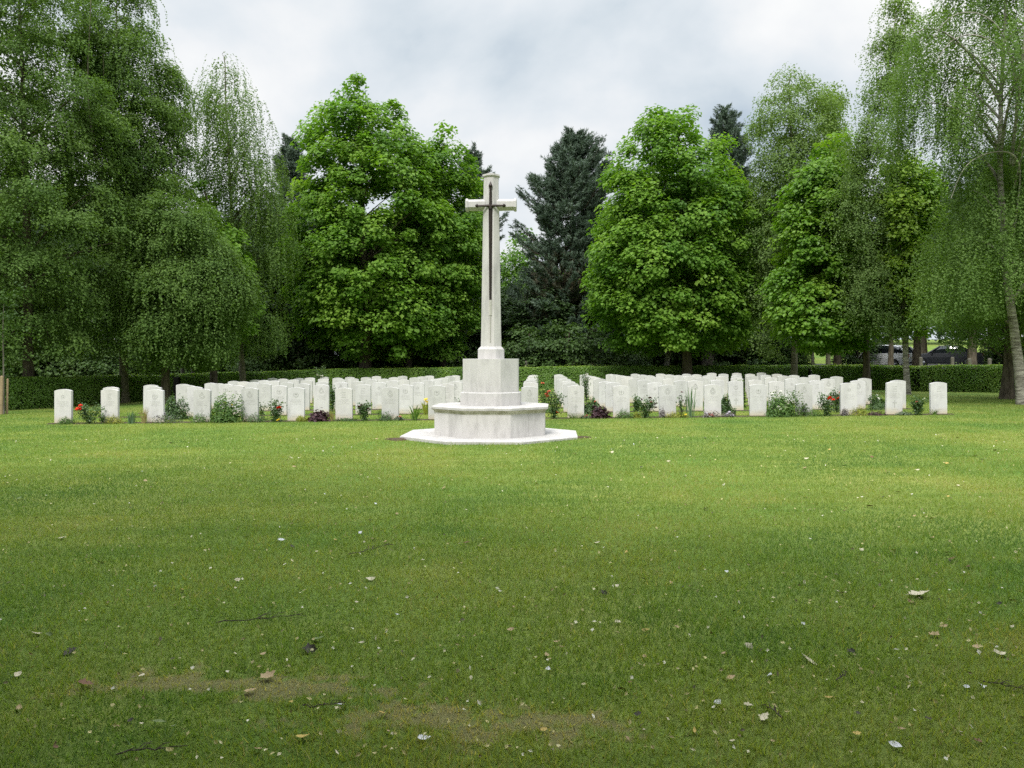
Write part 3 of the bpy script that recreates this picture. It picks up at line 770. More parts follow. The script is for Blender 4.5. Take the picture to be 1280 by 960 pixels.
# ---- left side, front to back
birch('birch_tree', 'huge dense dull-green birch filling the left edge of the view', 'tree',
      [(-90, -30, 40), (-40, -80, 85), (0, -110, 104), (60, -120, 118), (100, -120, 130), (150, -120, 152), (200, -120, 150), (235, -130, 160), (285, -130, 178), (330, -130, 160), (380, -120, 140), (430, -110, 128), (452, -100, 110)],
      27.5, [(36, 500), (34, 300), (28, 100), (20, -60)], .20, 101, n=1500, ns=6, Lr=(.3, .8), gap=.05, L=.08, W=.062, inner=.25, rmax=3.8, mind=.40, bark='brown', per=130, size=.52, mass=1.35, tint0=.45, lobe=.24)
birch('birch_tree', 'tall birch with a pale bare upper stem, its grey trunk before the left hedge', 'tree',
      [(-60, 125, 175), (0, 104, 188), (50, 100, 205), (100, 102, 226), (150, 112, 238), (200, 122, 236), (230, 130, 232), (280, 130, 215), (340, 125, 190), (400, 125, 180), (440, 135, 175)],
      30.3, [(155, 500), (154, 420), (151, 330), (148, 220), (143, 130), (148, -30)], .175, 102, n=720, ns=6, Lr=(.35, 1.0), L=.08, W=.062, rmax=2.6, mind=.38, bark='greenish', tint0=.40, per=95, nl=40, size=.45, arcs=[([(151, 300), (147, 220), (143, 140), (147, 60), (150, 0)], .06, -2.0), ([(147, 215), (132, 165), (126, 140)], .03, -2.2), ([(146, 190), (158, 130), (166, 95)], .03, -2.2)])
birch('birch_tree', 'low drooping birch with a rounded crown right of the tall grey-trunked birch', 'tree',
      [(222, 185, 225), (245, 165, 255), (270, 158, 262), (300, 152, 284), (350, 150, 308), (375, 150, 316), (400, 150, 300), (440, 165, 290), (462, 178, 275)],
      29.0, [(207, 497), (206, 400), (205, 300), (204, 235)], .16, 103, n=720, ns=7, Lr=(.35, .9), L=.08, W=.062, rmax=2.5, mind=.36, bark='brown', tint0=.42, per=100, lobe=.2, size=.45)
maple('maple_tree', 'bright green maple half hidden behind the drooping left birches', 'tree',
      [(225, 240, 262), (260, 225, 280), (300, 220, 302), (350, 225, 312), (400, 232, 322), (440, 238, 312)], 32.6, [(268, 500), (262, 330), (255, 240)], .16, 104, n=170, per=100, size=.5, rmax=1.5, mass=.7, nl=16, tint0=.55)
birch('weeping_birch', 'slender airy weeping birch with sky between its hanging twigs, on a leaning trunk', 'tree',
      [(56, 272, 288), (80, 252, 308), (120, 240, 326), (160, 243, 340), (200, 246, 352), (250, 258, 362), (300, 270, 362), (350, 285, 360), (400, 282, 362), (445, 290, 356)],
      34.5, [(305, 490), (301, 440), (293, 330), (286, 200), (280, 70)], .15, 105, n=250, ns=9, Lr=(.7, 2.0), gap=.055, L=.085, W=.06, inner=.35, rmax=2.3, mind=.45, lobe=.3, spread=.26, bark='greenish', tint0=.5, per=26, size=.4, nl=60, arch=.2)
maple('maple_tree', 'big bright green maple with a pointed top, left of the stone cross', 'tree',
      [(97, 440, 456), (115, 424, 480), (140, 400, 500), (165, 382, 522), (205, 378, 548), (240, 366, 560), (290, 350, 562), (325, 344, 562), (370, 356, 562), (405, 370, 558), (428, 392, 535), (442, 420, 500)],
      39, [(457, 490), (456, 400), (452, 250), (448, 120)], .36, 106, n=760, per=125, inner=.2, rmax=4.4, mass=1.35, tint0=.5, lobe=.30)
maple('maple_tree', 'bright green maple with a slanting brown trunk, close behind the cross on its left', 'tree',
      [(160, 548, 566), (178, 532, 584), (210, 512, 598), (250, 500, 606), (300, 496, 608), (350, 490, 610), (400, 486, 602), (428, 488, 590), (442, 500, 572)],
      40.2, [(507, 490), (513, 440), (535, 320), (555, 180)], .24, 107, n=400, per=125, inner=.2, rmax=3.0, mass=1.1, tint0=.46, lobe=.22)
pine('pine_tree', 'dark pine peeping out to the right of the bright maple by the cross', 'tree',
     [(192, 588, 594), (215, 576, 604), (250, 570, 622), (285, 565, 628), (330, 560, 628), (390, 555, 630), (440, 555, 625)], 49, [(592, 480), (592, 330), (591, 195)], .2, 108, dens=.8)
pine('pine_tree', 'dark pine peeping out between the weeping birch and the bright maple', 'tree',
     [(178, 360, 366), (205, 350, 378), (250, 340, 388), (310, 335, 392), (380, 330, 395), (440, 330, 395)], 47, [(363, 480), (363, 330), (363, 182)], .22, 109, dens=.8)
maple('broadleaf_tree', 'dark trunked tree between the leafy maples and the cross', 'tree',
      [(280, 545, 570), (330, 530, 590), (400, 525, 595), (430, 535, 585)], 43, [(553, 490), (554, 420), (556, 300)], .22, 110, lm='dark', n=120, per=90, nl=14, rmax=1.6)
# ---- centre
maple('broadleaf_tree', 'distant pale green tree seen low between the cross and the dark pine', 'tree',
      [(286, 645, 664), (305, 632, 680), (340, 618, 695), (390, 610, 700), (440, 610, 700)], 57, [(655, 470), (655, 380), (655, 300)], .22, 111, n=260, per=70, size=.8, L=.2, W=.16, rmax=3, nl=16, tint0=.42)
pine('pine_tree', 'large dark blue-green pine with brown lower boughs, right of the cross', 'tree',
     [(174, 714, 722), (191, 699, 738), (215, 680, 758), (250, 660, 768), (290, 650, 770), (340, 645, 770), (390, 640, 770), (440, 645, 765), (458, 660, 750)], 45, [(714, 482), (714, 330), (717, 176)], .28, 112, dens=1.15, rmax=3.4)
maple('maple_tree', 'broad bright green maple with a double-domed crown, right of the dark pine', 'tree',
      [(141, 808, 822), (148, 802, 878), (165, 788, 896), (200, 768, 926), (240, 752, 940), (290, 742, 948), (330, 728, 950), (365, 724, 950), (398, 738, 948), (420, 748, 940), (436, 775, 915)],
      37, [(859, 492), (858, 400), (852, 250), (846, 160)], .26, 113, n=800, per=125, inner=.2, rmax=4.2, mass=1.35, tint0=.5, lobe=.2)
birch('birch_tree', 'thin pale birch stem leaning under the broad maple', 'tree',
      [(250, 840, 860), (300, 825, 875), (360, 820, 880), (410, 822, 870)], 39.6, [(830, 485), (838, 420), (848, 350), (856, 265)], .16, 114, n=70, ns=6, nl=12, rmax=1.4, bark='birch')
maple('broadleaf_tree', 'old tree with a very thick pale trunk standing in the shade', 'tree',
      [(225, 850, 900), (300, 835, 925), (380, 835, 930), (420, 850, 925)], 46, [(888, 480), (888, 420), (886, 330), (884, 250)], .56, 115, lm='dark', bark='grey', n=180, per=80, size=.8, L=.2, W=.16, nl=14, rmax=2.5)
pine('pine_tree', 'dark pine whose tip rises behind the broad maple', 'tree',
     [(140, 903, 908), (160, 893, 920), (195, 886, 938), (240, 880, 945), (300, 875, 950), (400, 870, 955)], 54, [(907, 475), (907, 330), (906, 143)], .22, 116, dens=.8, rmax=3)
# ---- right
birch('aspen_tree', 'tall pale green aspen with two airy tops, right of the broad maple', 'tree',
      [(86, 980, 996), (100, 962, 1016), (125, 948, 1040), (150, 946, 1052), (200, 944, 1050), (250, 940, 1035), (300, 932, 1025), (350, 926, 1015), (400, 930, 1000), (445, 935, 985)],
      35, [(992, 492), (994, 420), (992, 300), (990, 180), (988, 95)], .16, 117, lm='paleb', bark='greenish', n=620, ns=4, Lr=(.3, .8), gap=.06, L=.085, W=.072, rmax=2.2, mass=.85, mind=.42, lobe=.26, per=80, size=.55, tint0=.45, nl=50, spread=.3)
birch('aspen_tree', 'smaller pale green tree top beside the two-topped aspen', 'tree',
      [(104, 1030, 1050), (125, 1022, 1058), (170, 1018, 1062), (230, 1015, 1065), (300, 1010, 1060)], 41, [(1035, 480), (1036, 300), (1040, 115)], .13, 118, lm='paleb', bark='greenish', n=130, ns=4, Lr=(.3, .8), L=.1, W=.085, rmax=1.4, per=70, nl=20)
maple('young_maple', 'fresh green young maple with tiered spreading branches above the dark right trunk', 'tree',
      [(176, 1022, 1062), (196, 1004, 1072), (225, 990, 1078), (260, 978, 1082), (320, 972, 1084), (380, 966, 1096), (410, 968, 1100), (426, 995, 1096), (436, 1030, 1090)],
      31.6, [(1083, 500), (1083, 420), (1072, 320), (1050, 200)], .16, 119, lm='yellowmaple', bark='brown', n=520, per=100, size=.62, L=.15, W=.13, rmax=2.9, flat=.42, inner=.25, lobe=.4, tint0=.48, mass=1.0)
birch('birch_tree', 'grey-green birch with a white trunk between the two right-hand end headstones', 'tree',
      [(8, 1112, 1134), (40, 1100, 1148), (63, 1094, 1146), (100, 1086, 1130), (125, 1070, 1112), (160, 1060, 1106), (220, 1054, 1104), (280, 1056, 1104), (320, 1064, 1112), (370, 1068, 1122), (405, 1074, 1128), (424, 1086, 1130)],
      29.3, [(1134, 492), (1131, 420), (1129, 300), (1122, 180), (1120, 15)], .115, 120, n=420, ns=5, Lr=(.5, 1.2), gap=.055, L=.072, W=.055, inner=.3, rmax=1.3, mass=.62, mind=.36, lm='paleb', bark='birch', lobe=.34, tint0=.42, per=85, nl=40, size=.42, keepin=False)
maple('young_maple', 'yellow-green young maple glowing between the right-hand birches', 'tree',
      [(196, 1118, 1140), (215, 1100, 1160), (260, 1092, 1170), (320, 1090, 1175), (370, 1094, 1172), (405, 1100, 1168), (426, 1112, 1150)], 29.55, [(1134, 500), (1133, 420), (1134, 300), (1130, 210)], .07, 121, lm='yellowmaple', n=330, per=100, size=.46, L=.13, W=.11, rmax=1.4, tint0=.85, lobe=.25, mass=.8)
birch('weeping_birch', 'large weeping birch with long hanging curtains of twigs at the right edge', 'tree',
      [(-110, 1205, 1300), (-60, 1195, 1340), (0, 1176, 1370), (35, 1136, 1390), (60, 1104, 1400), (100, 1098, 1400), (135, 1104, 1410), (152, 1130, 1410), (168, 1200, 1410), (205, 1215, 1410), (235, 1200, 1410), (275, 1172, 1410), (320, 1158, 1410), (365, 1150, 1400), (402, 1158, 1390)],
      22.5, [(1280, 512), (1272, 440), (1256, 330), (1250, 200), (1256, 60), (1262, -80)], .165, 122, n=420, ns=17, Lr=(.7, 2.1), gap=.042, L=.064, W=.044, inner=.3, rmax=3.0, mass=.85, mind=.4, bark='birch', lobe=.3, spread=.19, tint0=.45, per=36, size=.36, nl=30, sag=.35, arch=.25, limb=.06, keepin=False,
      arcs=[([(1250, 215), (1241, 155), (1219, 124), (1184, 94), (1156, 81), (1128, 92), (1116, 118)], .034, -2.3), ([(1250, 200), (1230, 130), (1196, 72), (1167, 54), (1136, 58), (1118, 84)], .028, -2.1), ([(1256, 300), (1247, 222), (1224, 206), (1196, 207), (1167, 221), (1152, 262)], .022, -1.5), ([(1252, 240), (1240, 178), (1218, 158), (1196, 166), (1184, 196)], .022, -2.2), ([(1251, 210), (1236, 140), (1229, 80), (1236, 10), (1242, -40)], .05, -1.8)])
birch('birch_tree', 'dark trunked birch close beside the weeping birch at the right edge', 'tree',
      [(170, 1250, 1330), (220, 1225, 1370), (280, 1200, 1400), (340, 1190, 1400), (400, 1190, 1390), (435, 1200, 1370)], 25.5, [(1259, 500), (1261, 430), (1266, 300), (1275, 190)], .20, 123, n=420, ns=9, Lr=(.5, 1.3), L=.068, W=.05, rmax=2.4, mind=.4, bark='brown', tint0=.42, per=60)

# ---- woodland behind: a few forms, each copied
def generic(kind, seed, h=11.0, w=6.5):
    g = np.random.default_rng(seed); wb, lb = Buf(), Buf()
    D = 50.0; f = lambda z: HZ - (z - EYE) / D * F; X_ = lambda x: CX + x / D * F
    prof = [(0.02, .15), (.10, .45), (.25, .8), (.45, 1.0), (.65, .95), (.8, .75), (.9, .5), (.97, .2)] if kind != 'bush' else [(.0, .8), (.2, 1.), (.5, .95), (.75, .75), (.93, .4)]
    if kind == 'broad': z0, z1 = 1.6, h
    elif kind == 'bush': z0, z1 = .1, h
    pts = []
    for q, r in prof:
        z = z0 + (z1 - z0) * q; pts.append((f(z), X_(-w / 2 * r), X_(w / 2 * r)))
    cr = Crown(pts, D, w / 2, .24, seed)
    root = thing('woodland_tree' if kind == 'broad' else 'woodland_bush', '', 'tree', (0, D, 0))
    n = 230 if kind == 'broad' else 110
    P, NR, C = place(cr, n, .25, .5, .55, 1.2 if kind == 'broad' else .8)
    woody(wb, [np.array([0, D, 0]), np.array([.1, D, h * .5]), np.array([0., D, h * .9])], .2 if kind == 'broad' else .06, .03, g, P, 18 if kind == 'broad' else 10)
    clumps(lb, P, NR, 85, .85 if kind == 'broad' else .6, .2 if kind == 'broad' else .15, .16 if kind == 'broad' else .11, g, .5, .45, .5)
    return finish(root, wb, BARK['brown'], lb, M['dark' if kind == 'broad' else 'bush'])
trees = [generic('broad', 201), generic('broad', 202, 12.0, 6.0), generic('broad', 203, 9.5, 7.0)]
bushes = [generic('bush', 211, 3.2, 4.2), generic('bush', 212, 2.6, 3.8)]
TL, TG = 'dark leafy tree in the shady wood behind the hedge', 'woodland trees behind the hedge'
BL, BG = 'dark green bush growing under the trees behind the hedge', 'undergrowth bushes behind the hedge'
g = np.random.default_rng(77)
def ytop(px):
    return np.interp(px, [-300, 180, 200, 245, 262, 340, 400, 560, 600, 632, 690, 740, 780, 900, 960, 1000, 1060, 1300, 1600], [150, 190, 300, 300, 235, 240, 215, 240, 290, 330, 320, 260, 210, 200, 220, 200, 200, 150, 150])
first = [True] * 3
spots = []
for D, sp in ((46, 92), (53, 84), (61, 80), (70, 76)):
    px = -260 + g.uniform(0, 40)
    while px < 1560:
        if not (985 < px < 1225 and D < 100): spots.append((px + g.normal(0, 12), D + g.normal(0, 1.5)))
        px += sp * g.uniform(.75, 1.25)
spots += [(1155, 72), (1240, 66), (1320, 60), (1395, 58)]
for px, D in spots:
    k = int(g.integers(0, 3)); top = ytop(px) + g.uniform(10, 70); base = ground(px, D)
    hh = wz(top, D) - base[2]; s = hh / (11.0, 12.0, 9.5)[k]; s = min(s, 1.5)
    wv = max(s, .75) * g.uniform(.9, 1.15)
    if first[k]:
        o = trees[k]; first[k] = False; o.location = base; o.rotation_euler = (0, 0, g.random() * 6.28); o.scale = (wv, wv, s); tag(o, TL, 'tree', TG)
    else: dup(trees[k], base, g.random() * 6.28, TL, TG, (wv, wv, s))
firstb = [True] * 2
for D, sp in ((42.0, 64), (47.5, 58), (56, 52)):
    px = -240
    while px < 1540:
        if not (975 < px < 1222) and not (815 < px < 920 and D < 46):
            k = int(g.integers(0, 2)); base = ground(px + g.normal(0, 10), D + g.normal(0, .8)); s = g.uniform(.75, 1.35) * (1 if D > 45 else .85)
            if px > 1222: s *= .6
            if firstb[k]:
                o = bushes[k]; firstb[k] = False; o.location = base; o.scale = (s, s, s); tag(o, BL, 'bush', BG)
            else: dup(bushes[k], base, g.random() * 6.28, BL, BG, (s, s, s))
        px += sp * g.uniform(.7, 1.3)
# bushes flanking the gap where the field shows
for px, D, s in ((968, 44, 1.0), (1072, 52, .85)):
    dup(bushes[0], ground(px, D), 1.1, ['rounded bush at the left side of the gap onto the sunny field', 'rounded bush between the gap onto the field and the silver car'][px > 1000], BG, (s, s, s))
# dark trunks standing in the gap and behind the cars
for px, D, r, lab, lean in ((1047, 46, .27, 'dark thick trunked tree standing in the gap onto the sunny field', 0), (973, 45, .34, 'dark leaning tree on the left side of the gap onto the field', 4), (1113, 42.0, .17, 'dark trunked tree in front of the silver car', 1), (1215, 43, .3, 'dark trunked tree just right of the dark car', 0), (1146, 47.5, .3, 'dark trunked tree standing between the two cars', 0)):
    top = 320
    maple('broadleaf_tree', lab, 'tree', [(top - 90, px - 18, px + 18), (top - 30, px - 48, px + 48), (360, px - 52, px + 52), (392, px - 36, px + 36)], D, [(px, 480), (px + lean, 430), (px + lean * 2, 330), (px, top - 40)], r, 300 + px, lm='dark', n=110, per=80, size=.7, L=.17, W=.14, nl=14, rmax=2.2)
maple('small_tree', 'small pale stemmed tree in the gap in front of the sunny field', 'tree', [(375, 1000, 1030), (400, 990, 1045), (425, 998, 1036)], 42, [(1016, 470), (1016, 430), (1015, 385)], .10, 340, lm='bush', bark='grey', n=50, per=60, size=.4, L=.13, W=.1, nl=10, rmax=1.2)
# far wood closing the view, one mass
g = np.random.default_rng(5); b = Buf()
x = g.uniform(-190, 200, 2600); y = 105 + .0009 * x ** 2 + g.uniform(0, 12, 2600); hmax = 13 + 5 * vnoise(x, y * 0, 9, 31) - 3.5 * sm((60 - np.abs(x - 3)) / 20)
z = gz(x, y) + hmax * g.random(2600) ** .8
clumps(b, np.stack([x, y, z], -1), np.tile([0, -1, .3], (2600, 1)), 42, 2.4, .75, .6, g, .6, .45, .6)
tag(link('distant_wood', b.mesh('distant_wood', M['dark'])), 'dark far-off wood closing the view behind the trees', 'wood', kind='stuff')
# tall trees that stand behind the viewpoint and shade the near lawn
SL, SG = 'tall leafy tree overhanging and shading the near lawn', 'trees shading the near lawn'
SHADE = [(-5.8, -1.0, 1.45, 1.0), (-.5, -3.2, 1.5, .85), (5.3, -2.2, 1.4, .82), (-13.5, .6, 1.4, 1.0), (12.5, -3.4, 1.3, .8), (-9, -8.5, 1.4, 1.1), (-1, -9.5, 1.4, 1.05), (7, -9.5, 1.4, 1.0)]
for x, y, s, sz_ in SHADE:
    dup(trees[0], (x, y, float(gz(x, y))), g.random() * 6.28, SL, SG, (s, s, sz_))

# ================================================================== hedges
def hedge(label, pts, seed, hgt=1.0, dep=.75, tb=.42):
    g = np.random.default_rng(seed); pts = np.array(pts, float)
    seg = np.linalg.norm(np.diff(pts, axis=0), axis=1); s = np.concatenate([[0], np.cumsum(seg)]); Ltot = s[-1]
    lb, wb = Buf(), Buf()
    m = int(Ltot * 2200)
    u = g.random(m) * Ltot; x = np.interp(u, s, pts[:, 0]); y = np.interp(u, s, pts[:, 1])
    tx = np.interp(u + .05, s, pts[:, 0]) - np.interp(u - .05, s, pts[:, 0]); ty = np.interp(u + .05, s, pts[:, 1]) - np.interp(u - .05, s, pts[:, 1])
    t = nrm(np.stack([tx, ty], -1)); nx_, ny_ = t[:, 1], -t[:, 0]      # toward the viewer
    top = hgt + .05 * (vnoise(u, u * 0, 1.1, seed) - .5) + .03 * (vnoise(u, u * 0, .3, seed + 1) - .5)
    side = g.random(m); a = np.zeros(m); h = np.zeros(m); nn = np.zeros((m, 3))
    bulge = .10 * (vnoise(u, h, .6, seed + 2) - .5)
    F_ = side < .52; T_ = (side >= .52) & (side < .82); B_ = side >= .82
    h[F_ | B_] = (g.random(m) * top)[F_ | B_]; a[F_] = dep / 2; a[B_] = -dep / 2
    h[T_] = top[T_]; a[T_] = ((g.random(m) - .5) * dep)[T_]
    bul = .12 * (vnoise(u, h, .45, seed + 3) - .5)
    ins = np.abs(g.normal(0, .03, m)) - .03
    a = a + np.sign(a) * (bul - ins) * (F_ | B_); h = h - ins * T_ + (g.random(m) < .012) * T_ * g.uniform(0, .12, m)
    p = np.stack([x + nx_ * a, y + ny_ * a, gz(x, y) + h], -1)
    out = np.stack([nx_ * np.sign(a) * (F_ | B_), ny_ * np.sign(a) * (F_ | B_), .35 + .8 * T_], -1)
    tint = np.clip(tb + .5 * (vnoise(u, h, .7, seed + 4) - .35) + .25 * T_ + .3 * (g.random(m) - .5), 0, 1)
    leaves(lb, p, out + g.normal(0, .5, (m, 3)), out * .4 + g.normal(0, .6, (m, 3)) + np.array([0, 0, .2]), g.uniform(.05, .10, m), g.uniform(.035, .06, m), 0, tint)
    # twiggy core just inside the leaves
    k = int(Ltot / .6) + 2; uu = np.linspace(0, Ltot, k); xx = np.interp(uu, s, pts[:, 0]); yy = np.interp(uu, s, pts[:, 1])
    tt = nrm(np.gradient(np.stack([xx, yy], -1), axis=0)); ox, oy = tt[:, 1] * (dep / 2 - .09), -tt[:, 0] * (dep / 2 - .09); zz = gz(xx, yy)
    ring = lambda i: np.array([(xx[i] + ox[i], yy[i] + oy[i], zz[i] - .05), (xx[i] - ox[i], yy[i] - oy[i], zz[i] - .05), (xx[i] - ox[i], yy[i] - oy[i], zz[i] + hgt - .10), (xx[i] + ox[i], yy[i] + oy[i], zz[i] + hgt - .10)])
    lathe_poly(wb, [ring(i) for i in range(k)])
    mid = len(pts) // 2; loc = (pts[mid, 0], pts[mid, 1], float(gz(*pts[mid]))); root = thing('hedge', label, 'hedge', loc, 0, 'clipped hedges round the graves')
    for bb in (lb, wb):
        for v in bb.v: v -= np.array(loc, np.float32)
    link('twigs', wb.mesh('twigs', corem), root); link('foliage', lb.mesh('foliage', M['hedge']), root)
corem = plain('hedge_inside', (0.020, 0.026, 0.010), .95, var=.5, vscale=14, bump=.8, bscale=30)
def hseg(px0, px1):
    x0 = np.interp(px0, [h[0] for h in HEDGE], HP[:, 0]); x1 = np.interp(px1, [h[0] for h in HEDGE], HP[:, 0])
    k = (HP[:, 0] > x0 + .2) & (HP[:, 0] < x1 - .2)
    return np.vstack([[x0, hedge_y(x0)], HP[k], [x1, hedge_y(x1)]])
hedge('clipped green hedge running back along the left side of the lawn', hseg(-190, 203), 401)
hedge('long clipped hedge along the back, behind the rearmost headstones', hseg(212, 1018), 402)
hedge('clipped green hedge on the right side, in front of the parked cars', hseg(1022, 1420), 403, tb=.6)
# ================================================================== plants in the flower beds
PM = {
 'rose': leafmat('rose_leaf', [(0.045, 0.087, 0.030), (0.069, 0.126, 0.042), (0.099, 0.165, 0.054)], .25, .4, .4),
 'green': leafmat('fresh_green_leaf', [(0.058, 0.124, 0.029), (0.091, 0.169, 0.039), (0.130, 0.215, 0.052)], .3),
 'grey': leafmat('grey_green_leaf', [(0.081, 0.115, 0.069), (0.115, 0.155, 0.098), (0.172, 0.207, 0.138)], .25),
 'yellow': leafmat('yellow_green_leaf', [(0.143, 0.176, 0.028), (0.231, 0.253, 0.039), (0.374, 0.352, 0.055)], .3),
 'blue': leafmat('iris_leaf', [(0.069, 0.125, 0.069), (0.106, 0.175, 0.100), (0.163, 0.237, 0.125)], .25),
 'straw': leafmat('straw_grass', [(0.20, 0.17, 0.07), (0.30, 0.25, 0.11), (0.36, 0.28, 0.16)], .3),
 'purple': leafmat('purple_leaf', [(0.030, 0.014, 0.018), (0.052, 0.022, 0.028), (0.10, 0.05, 0.06)], .2),
 'lilac': leafmat('lilac_leaf', [(0.11, 0.10, 0.09), (0.17, 0.15, 0.15), (0.28, 0.25, 0.27)], .2),
}
def petal(name, c): return plain(name, c, .6, spec=.2)
FL = {'red': petal('red_petal', (.62, .035, .012)), 'dark': petal('dark_red_petal', (.10, .012, .022)), 'white': petal('white_petal', (.75, .74, .66)), 'yellow': petal('yellow_petal', (.72, .55, .04)),
      'pink': petal('pink_petal', (.60, .26, .22)), 'lilac': petal('lilac_petal', (.42, .38, .44)), 'coral': petal('coral_petal', (.60, .13, .07))}
stemm = plain('plant_stem', (.06, .075, .03), .8)
def flower(root, at_, s, col, g):
    b = Buf()
    for k in range(3):
        m = 7 - 2 * k; a = np.arange(m) * 2 * np.pi / m + k * .5; r = s * (.55 - .17 * k)
        c = np.stack([np.cos(a) * r, np.sin(a) * r, np.full(m, s * .18 * k)], -1); out = np.stack([np.cos(a), np.sin(a), .5 + .35 * k + 0 * a], -1)
        leaves(b, c, np.stack([-np.cos(a) * .5, -np.sin(a) * .5, 1 + 0 * a], -1) + g.normal(0, .12, (m, 3)), out, s * .95, s * .75, 0, None, -.2)
    o = link('flower', b.mesh('flower', FL[col]), root, at_); o.rotation_euler = (g.normal(.35, .25), g.normal(0, .3), g.random() * 6)
def plant(kind, px, w, h, label, r=0.0, fl=(), py=None, mat=None, D=None):
    """px: column in the photo; w,h in photo pixels; r: row (0 = front, fractions lie between rows)"""
    seed = int(px * 7 + w * 13 + h); g = np.random.default_rng(seed)
    if D is None:
        D1 = 17.75 + (px - 79) / 1094.0; D = D1 * (1 + DROW * r) - .13
    x = wx(px, D); z = float(gz(x, D)); W = w / F * D * 1.08; H = h / F * D * 1.05
    names = {'rose': 'rose_bush', 'mound': 'cushion_plant', 'iris': 'iris_plant', 'strap': 'strappy_plant', 'shrub': 'garden_shrub', 'heuchera': 'purple_leaved_plant', 'wisp': 'wispy_plant', 'low': 'low_bedding_plant', 'grass': 'ornamental_grass'}
    cats = {'rose': 'rose bush', 'shrub': 'shrub'}
    root = thing(names[kind], label, cats.get(kind, 'plant'), (x, D, z), 0, 'plants in the flower beds')
    lb, wb = Buf(), Buf(); tips = []
    if kind in ('rose', 'wisp'):
        ns = 9 if kind == 'rose' else 6
        for k in range(ns):
            a = g.random() * 6.28; q = g.random() ** .6; top = np.array([math.cos(a) * W * .5 * q, math.sin(a) * W * .35 * q, H * g.uniform(.6, 1.0)])
            u = np.linspace(0, 1, 6)[:, None]; mid = top * np.array([.5, .5, .6]); pth = (1 - u) ** 2 * np.zeros(3) + 2 * u * (1 - u) * mid + u * u * top
            tube(wb, pth, np.linspace(.006, .003, 6), 4); tips.append(top)
            m = 70 if kind == 'rose' else 16
            uu = (g.random(m) ** .75)[:, None] * .95 + .05; c = (2 * uu * (1 - uu) * mid + uu * uu * top) + g.normal(0, .045 if kind == 'rose' else .03, (m, 3)); c[:, 2] = np.abs(c[:, 2])
            leaves(lb, c, g.normal(0, .6, (m, 3)) + [0, 0, .8], g.normal(0, 1, (m, 3)), .05, .034, 0, g.random(m))
        mt = mat or 'rose'
    elif kind in ('mound', 'low', 'shrub', 'heuchera'):
        m = {'mound': 700, 'low': 320, 'shrub': 2000, 'heuchera': 320}[kind]
        d = nrm(g.normal(0, 1, (m, 3))); d[:, 2] = np.abs(d[:, 2]); rr = g.uniform(.55, 1.02, (m, 1))
        lob = 1 + .22 * np.sin(3 * np.arctan2(d[:, 1], d[:, 0]) + seed) + .12 * np.sin(7 * np.arctan2(d[:, 1], d[:, 0]) + 2.0 * d[:, 2] * 3)
        if kind == 'shrub': lob = lob * (1 + .12 * np.sin(5 * d[:, 0] + seed) * np.sin(6 * d[:, 2]))
        c = d * rr * np.array([W * .5, max(W * .38, .08) if W < .5 else W * .32, H * .95]) * lob[:, None]; c[:, 2] += .01
        sz = {'mound': .035, 'low': .035, 'shrub': .062, 'heuchera': .085}[kind]; aw = {'mound': .4, 'low': .6, 'shrub': .55, 'heuchera': .95}[kind]
        leaves(lb, c, d + g.normal(0, .45, (m, 3)) + [0, 0, .3], d + g.normal(0, .6, (m, 3)), sz * g.uniform(.7, 1.3, m), sz * aw, 0, g.random(m))
        for k in range(7):
            top = c[int(g.integers(0, m))]; tube(wb, [np.zeros(3), top * .5 + [0, 0, .02], top], [.006, .004, .002], 4)
        tips = [c[i] * 1.04 for i in np.argsort(c[:, 1] - .6 * c[:, 2] + g.random(m) * .15)[:40]]
        mt = mat or {'mound': 'green', 'low': 'grey', 'shrub': 'green', 'heuchera': 'purple'}[kind]
    else:
        m = {'iris': 24, 'strap': 34, 'grass': 70}[kind]
        for k in range(m):
            a = g.random() * 6.28; q = g.random(); ln = H * g.uniform(.55, 1.05); o = np.array([math.cos(a) * W * .22 * q, math.sin(a) * W * .2 * q, 0])
            bend = {'iris': .15, 'strap': .55, 'grass': .45}[kind] * W * g.uniform(.3, 1.1)
            u = np.linspace(0, 1, 6); pth = o + np.stack([math.cos(a) * bend * u ** 2, math.sin(a) * bend * u ** 2, ln * (u - (.18 if kind == 'strap' else .04) * u ** 3)], -1)
            wd = {'iris': .014, 'strap': .011, 'grass': .004}[kind] * np.array([.8, 1, 1, .9, .6, .05]); s = np.array([-math.sin(a), math.cos(a), 0])
            s = s * .5 + .5 * np.array([1, 0, 0]); v = np.concatenate([pth - s * wd[:, None], pth + s * wd[:, None]])
            lb.add(v, [[i, i + 1, 7 + i, 6 + i] for i in range(5)], 0, np.full(5, g.random()))
            tips.append(pth[-1])
        tube(wb, [(0, 0, -.03), (0, 0, .05)], [.02, .012], 6)
        mt = mat or {'iris': 'blue', 'strap': 'green', 'grass': 'straw'}[kind]
    link('stem', wb.mesh('stem', stemm), root); link('foliage', lb.mesh('foliage', PM[mt]), root)
    for f_ in fl:
        col, fx, fy_, s = f_
        if fx is None:
            t = tips[int(g.integers(0, len(tips)))]; pos = (t[0], t[1] - .01, t[2] + .01)
        else:
            pos = ((fx - px) / F * D, -.09 - .03 * g.random(), wz(fy_, D) - z)
        flower(root, pos, s, col, g)
    return root
rnd = lambda col, n, s: [(col, None, None, s)] * n
plant('mound', 83, 21, 8, 'low green cushion plant at the foot of the leftmost front headstone')
plant('rose', 112, 32, 26, 'rose bush with one big orange-red bloom right of the leftmost front headstone', fl=[('red', 101, 511, .085), ('red', 103.5, 506.5, .05)])
plant('wisp', 128, 6, 11, 'small dark sprig against the second front headstone from the left')
plant('mound', 143, 21, 10, 'yellow-green cushion plant before the second front headstone from the left', mat='yellow')
plant('iris', 164, 20, 18, 'blue-green iris clump between the second and third front headstones from the left')
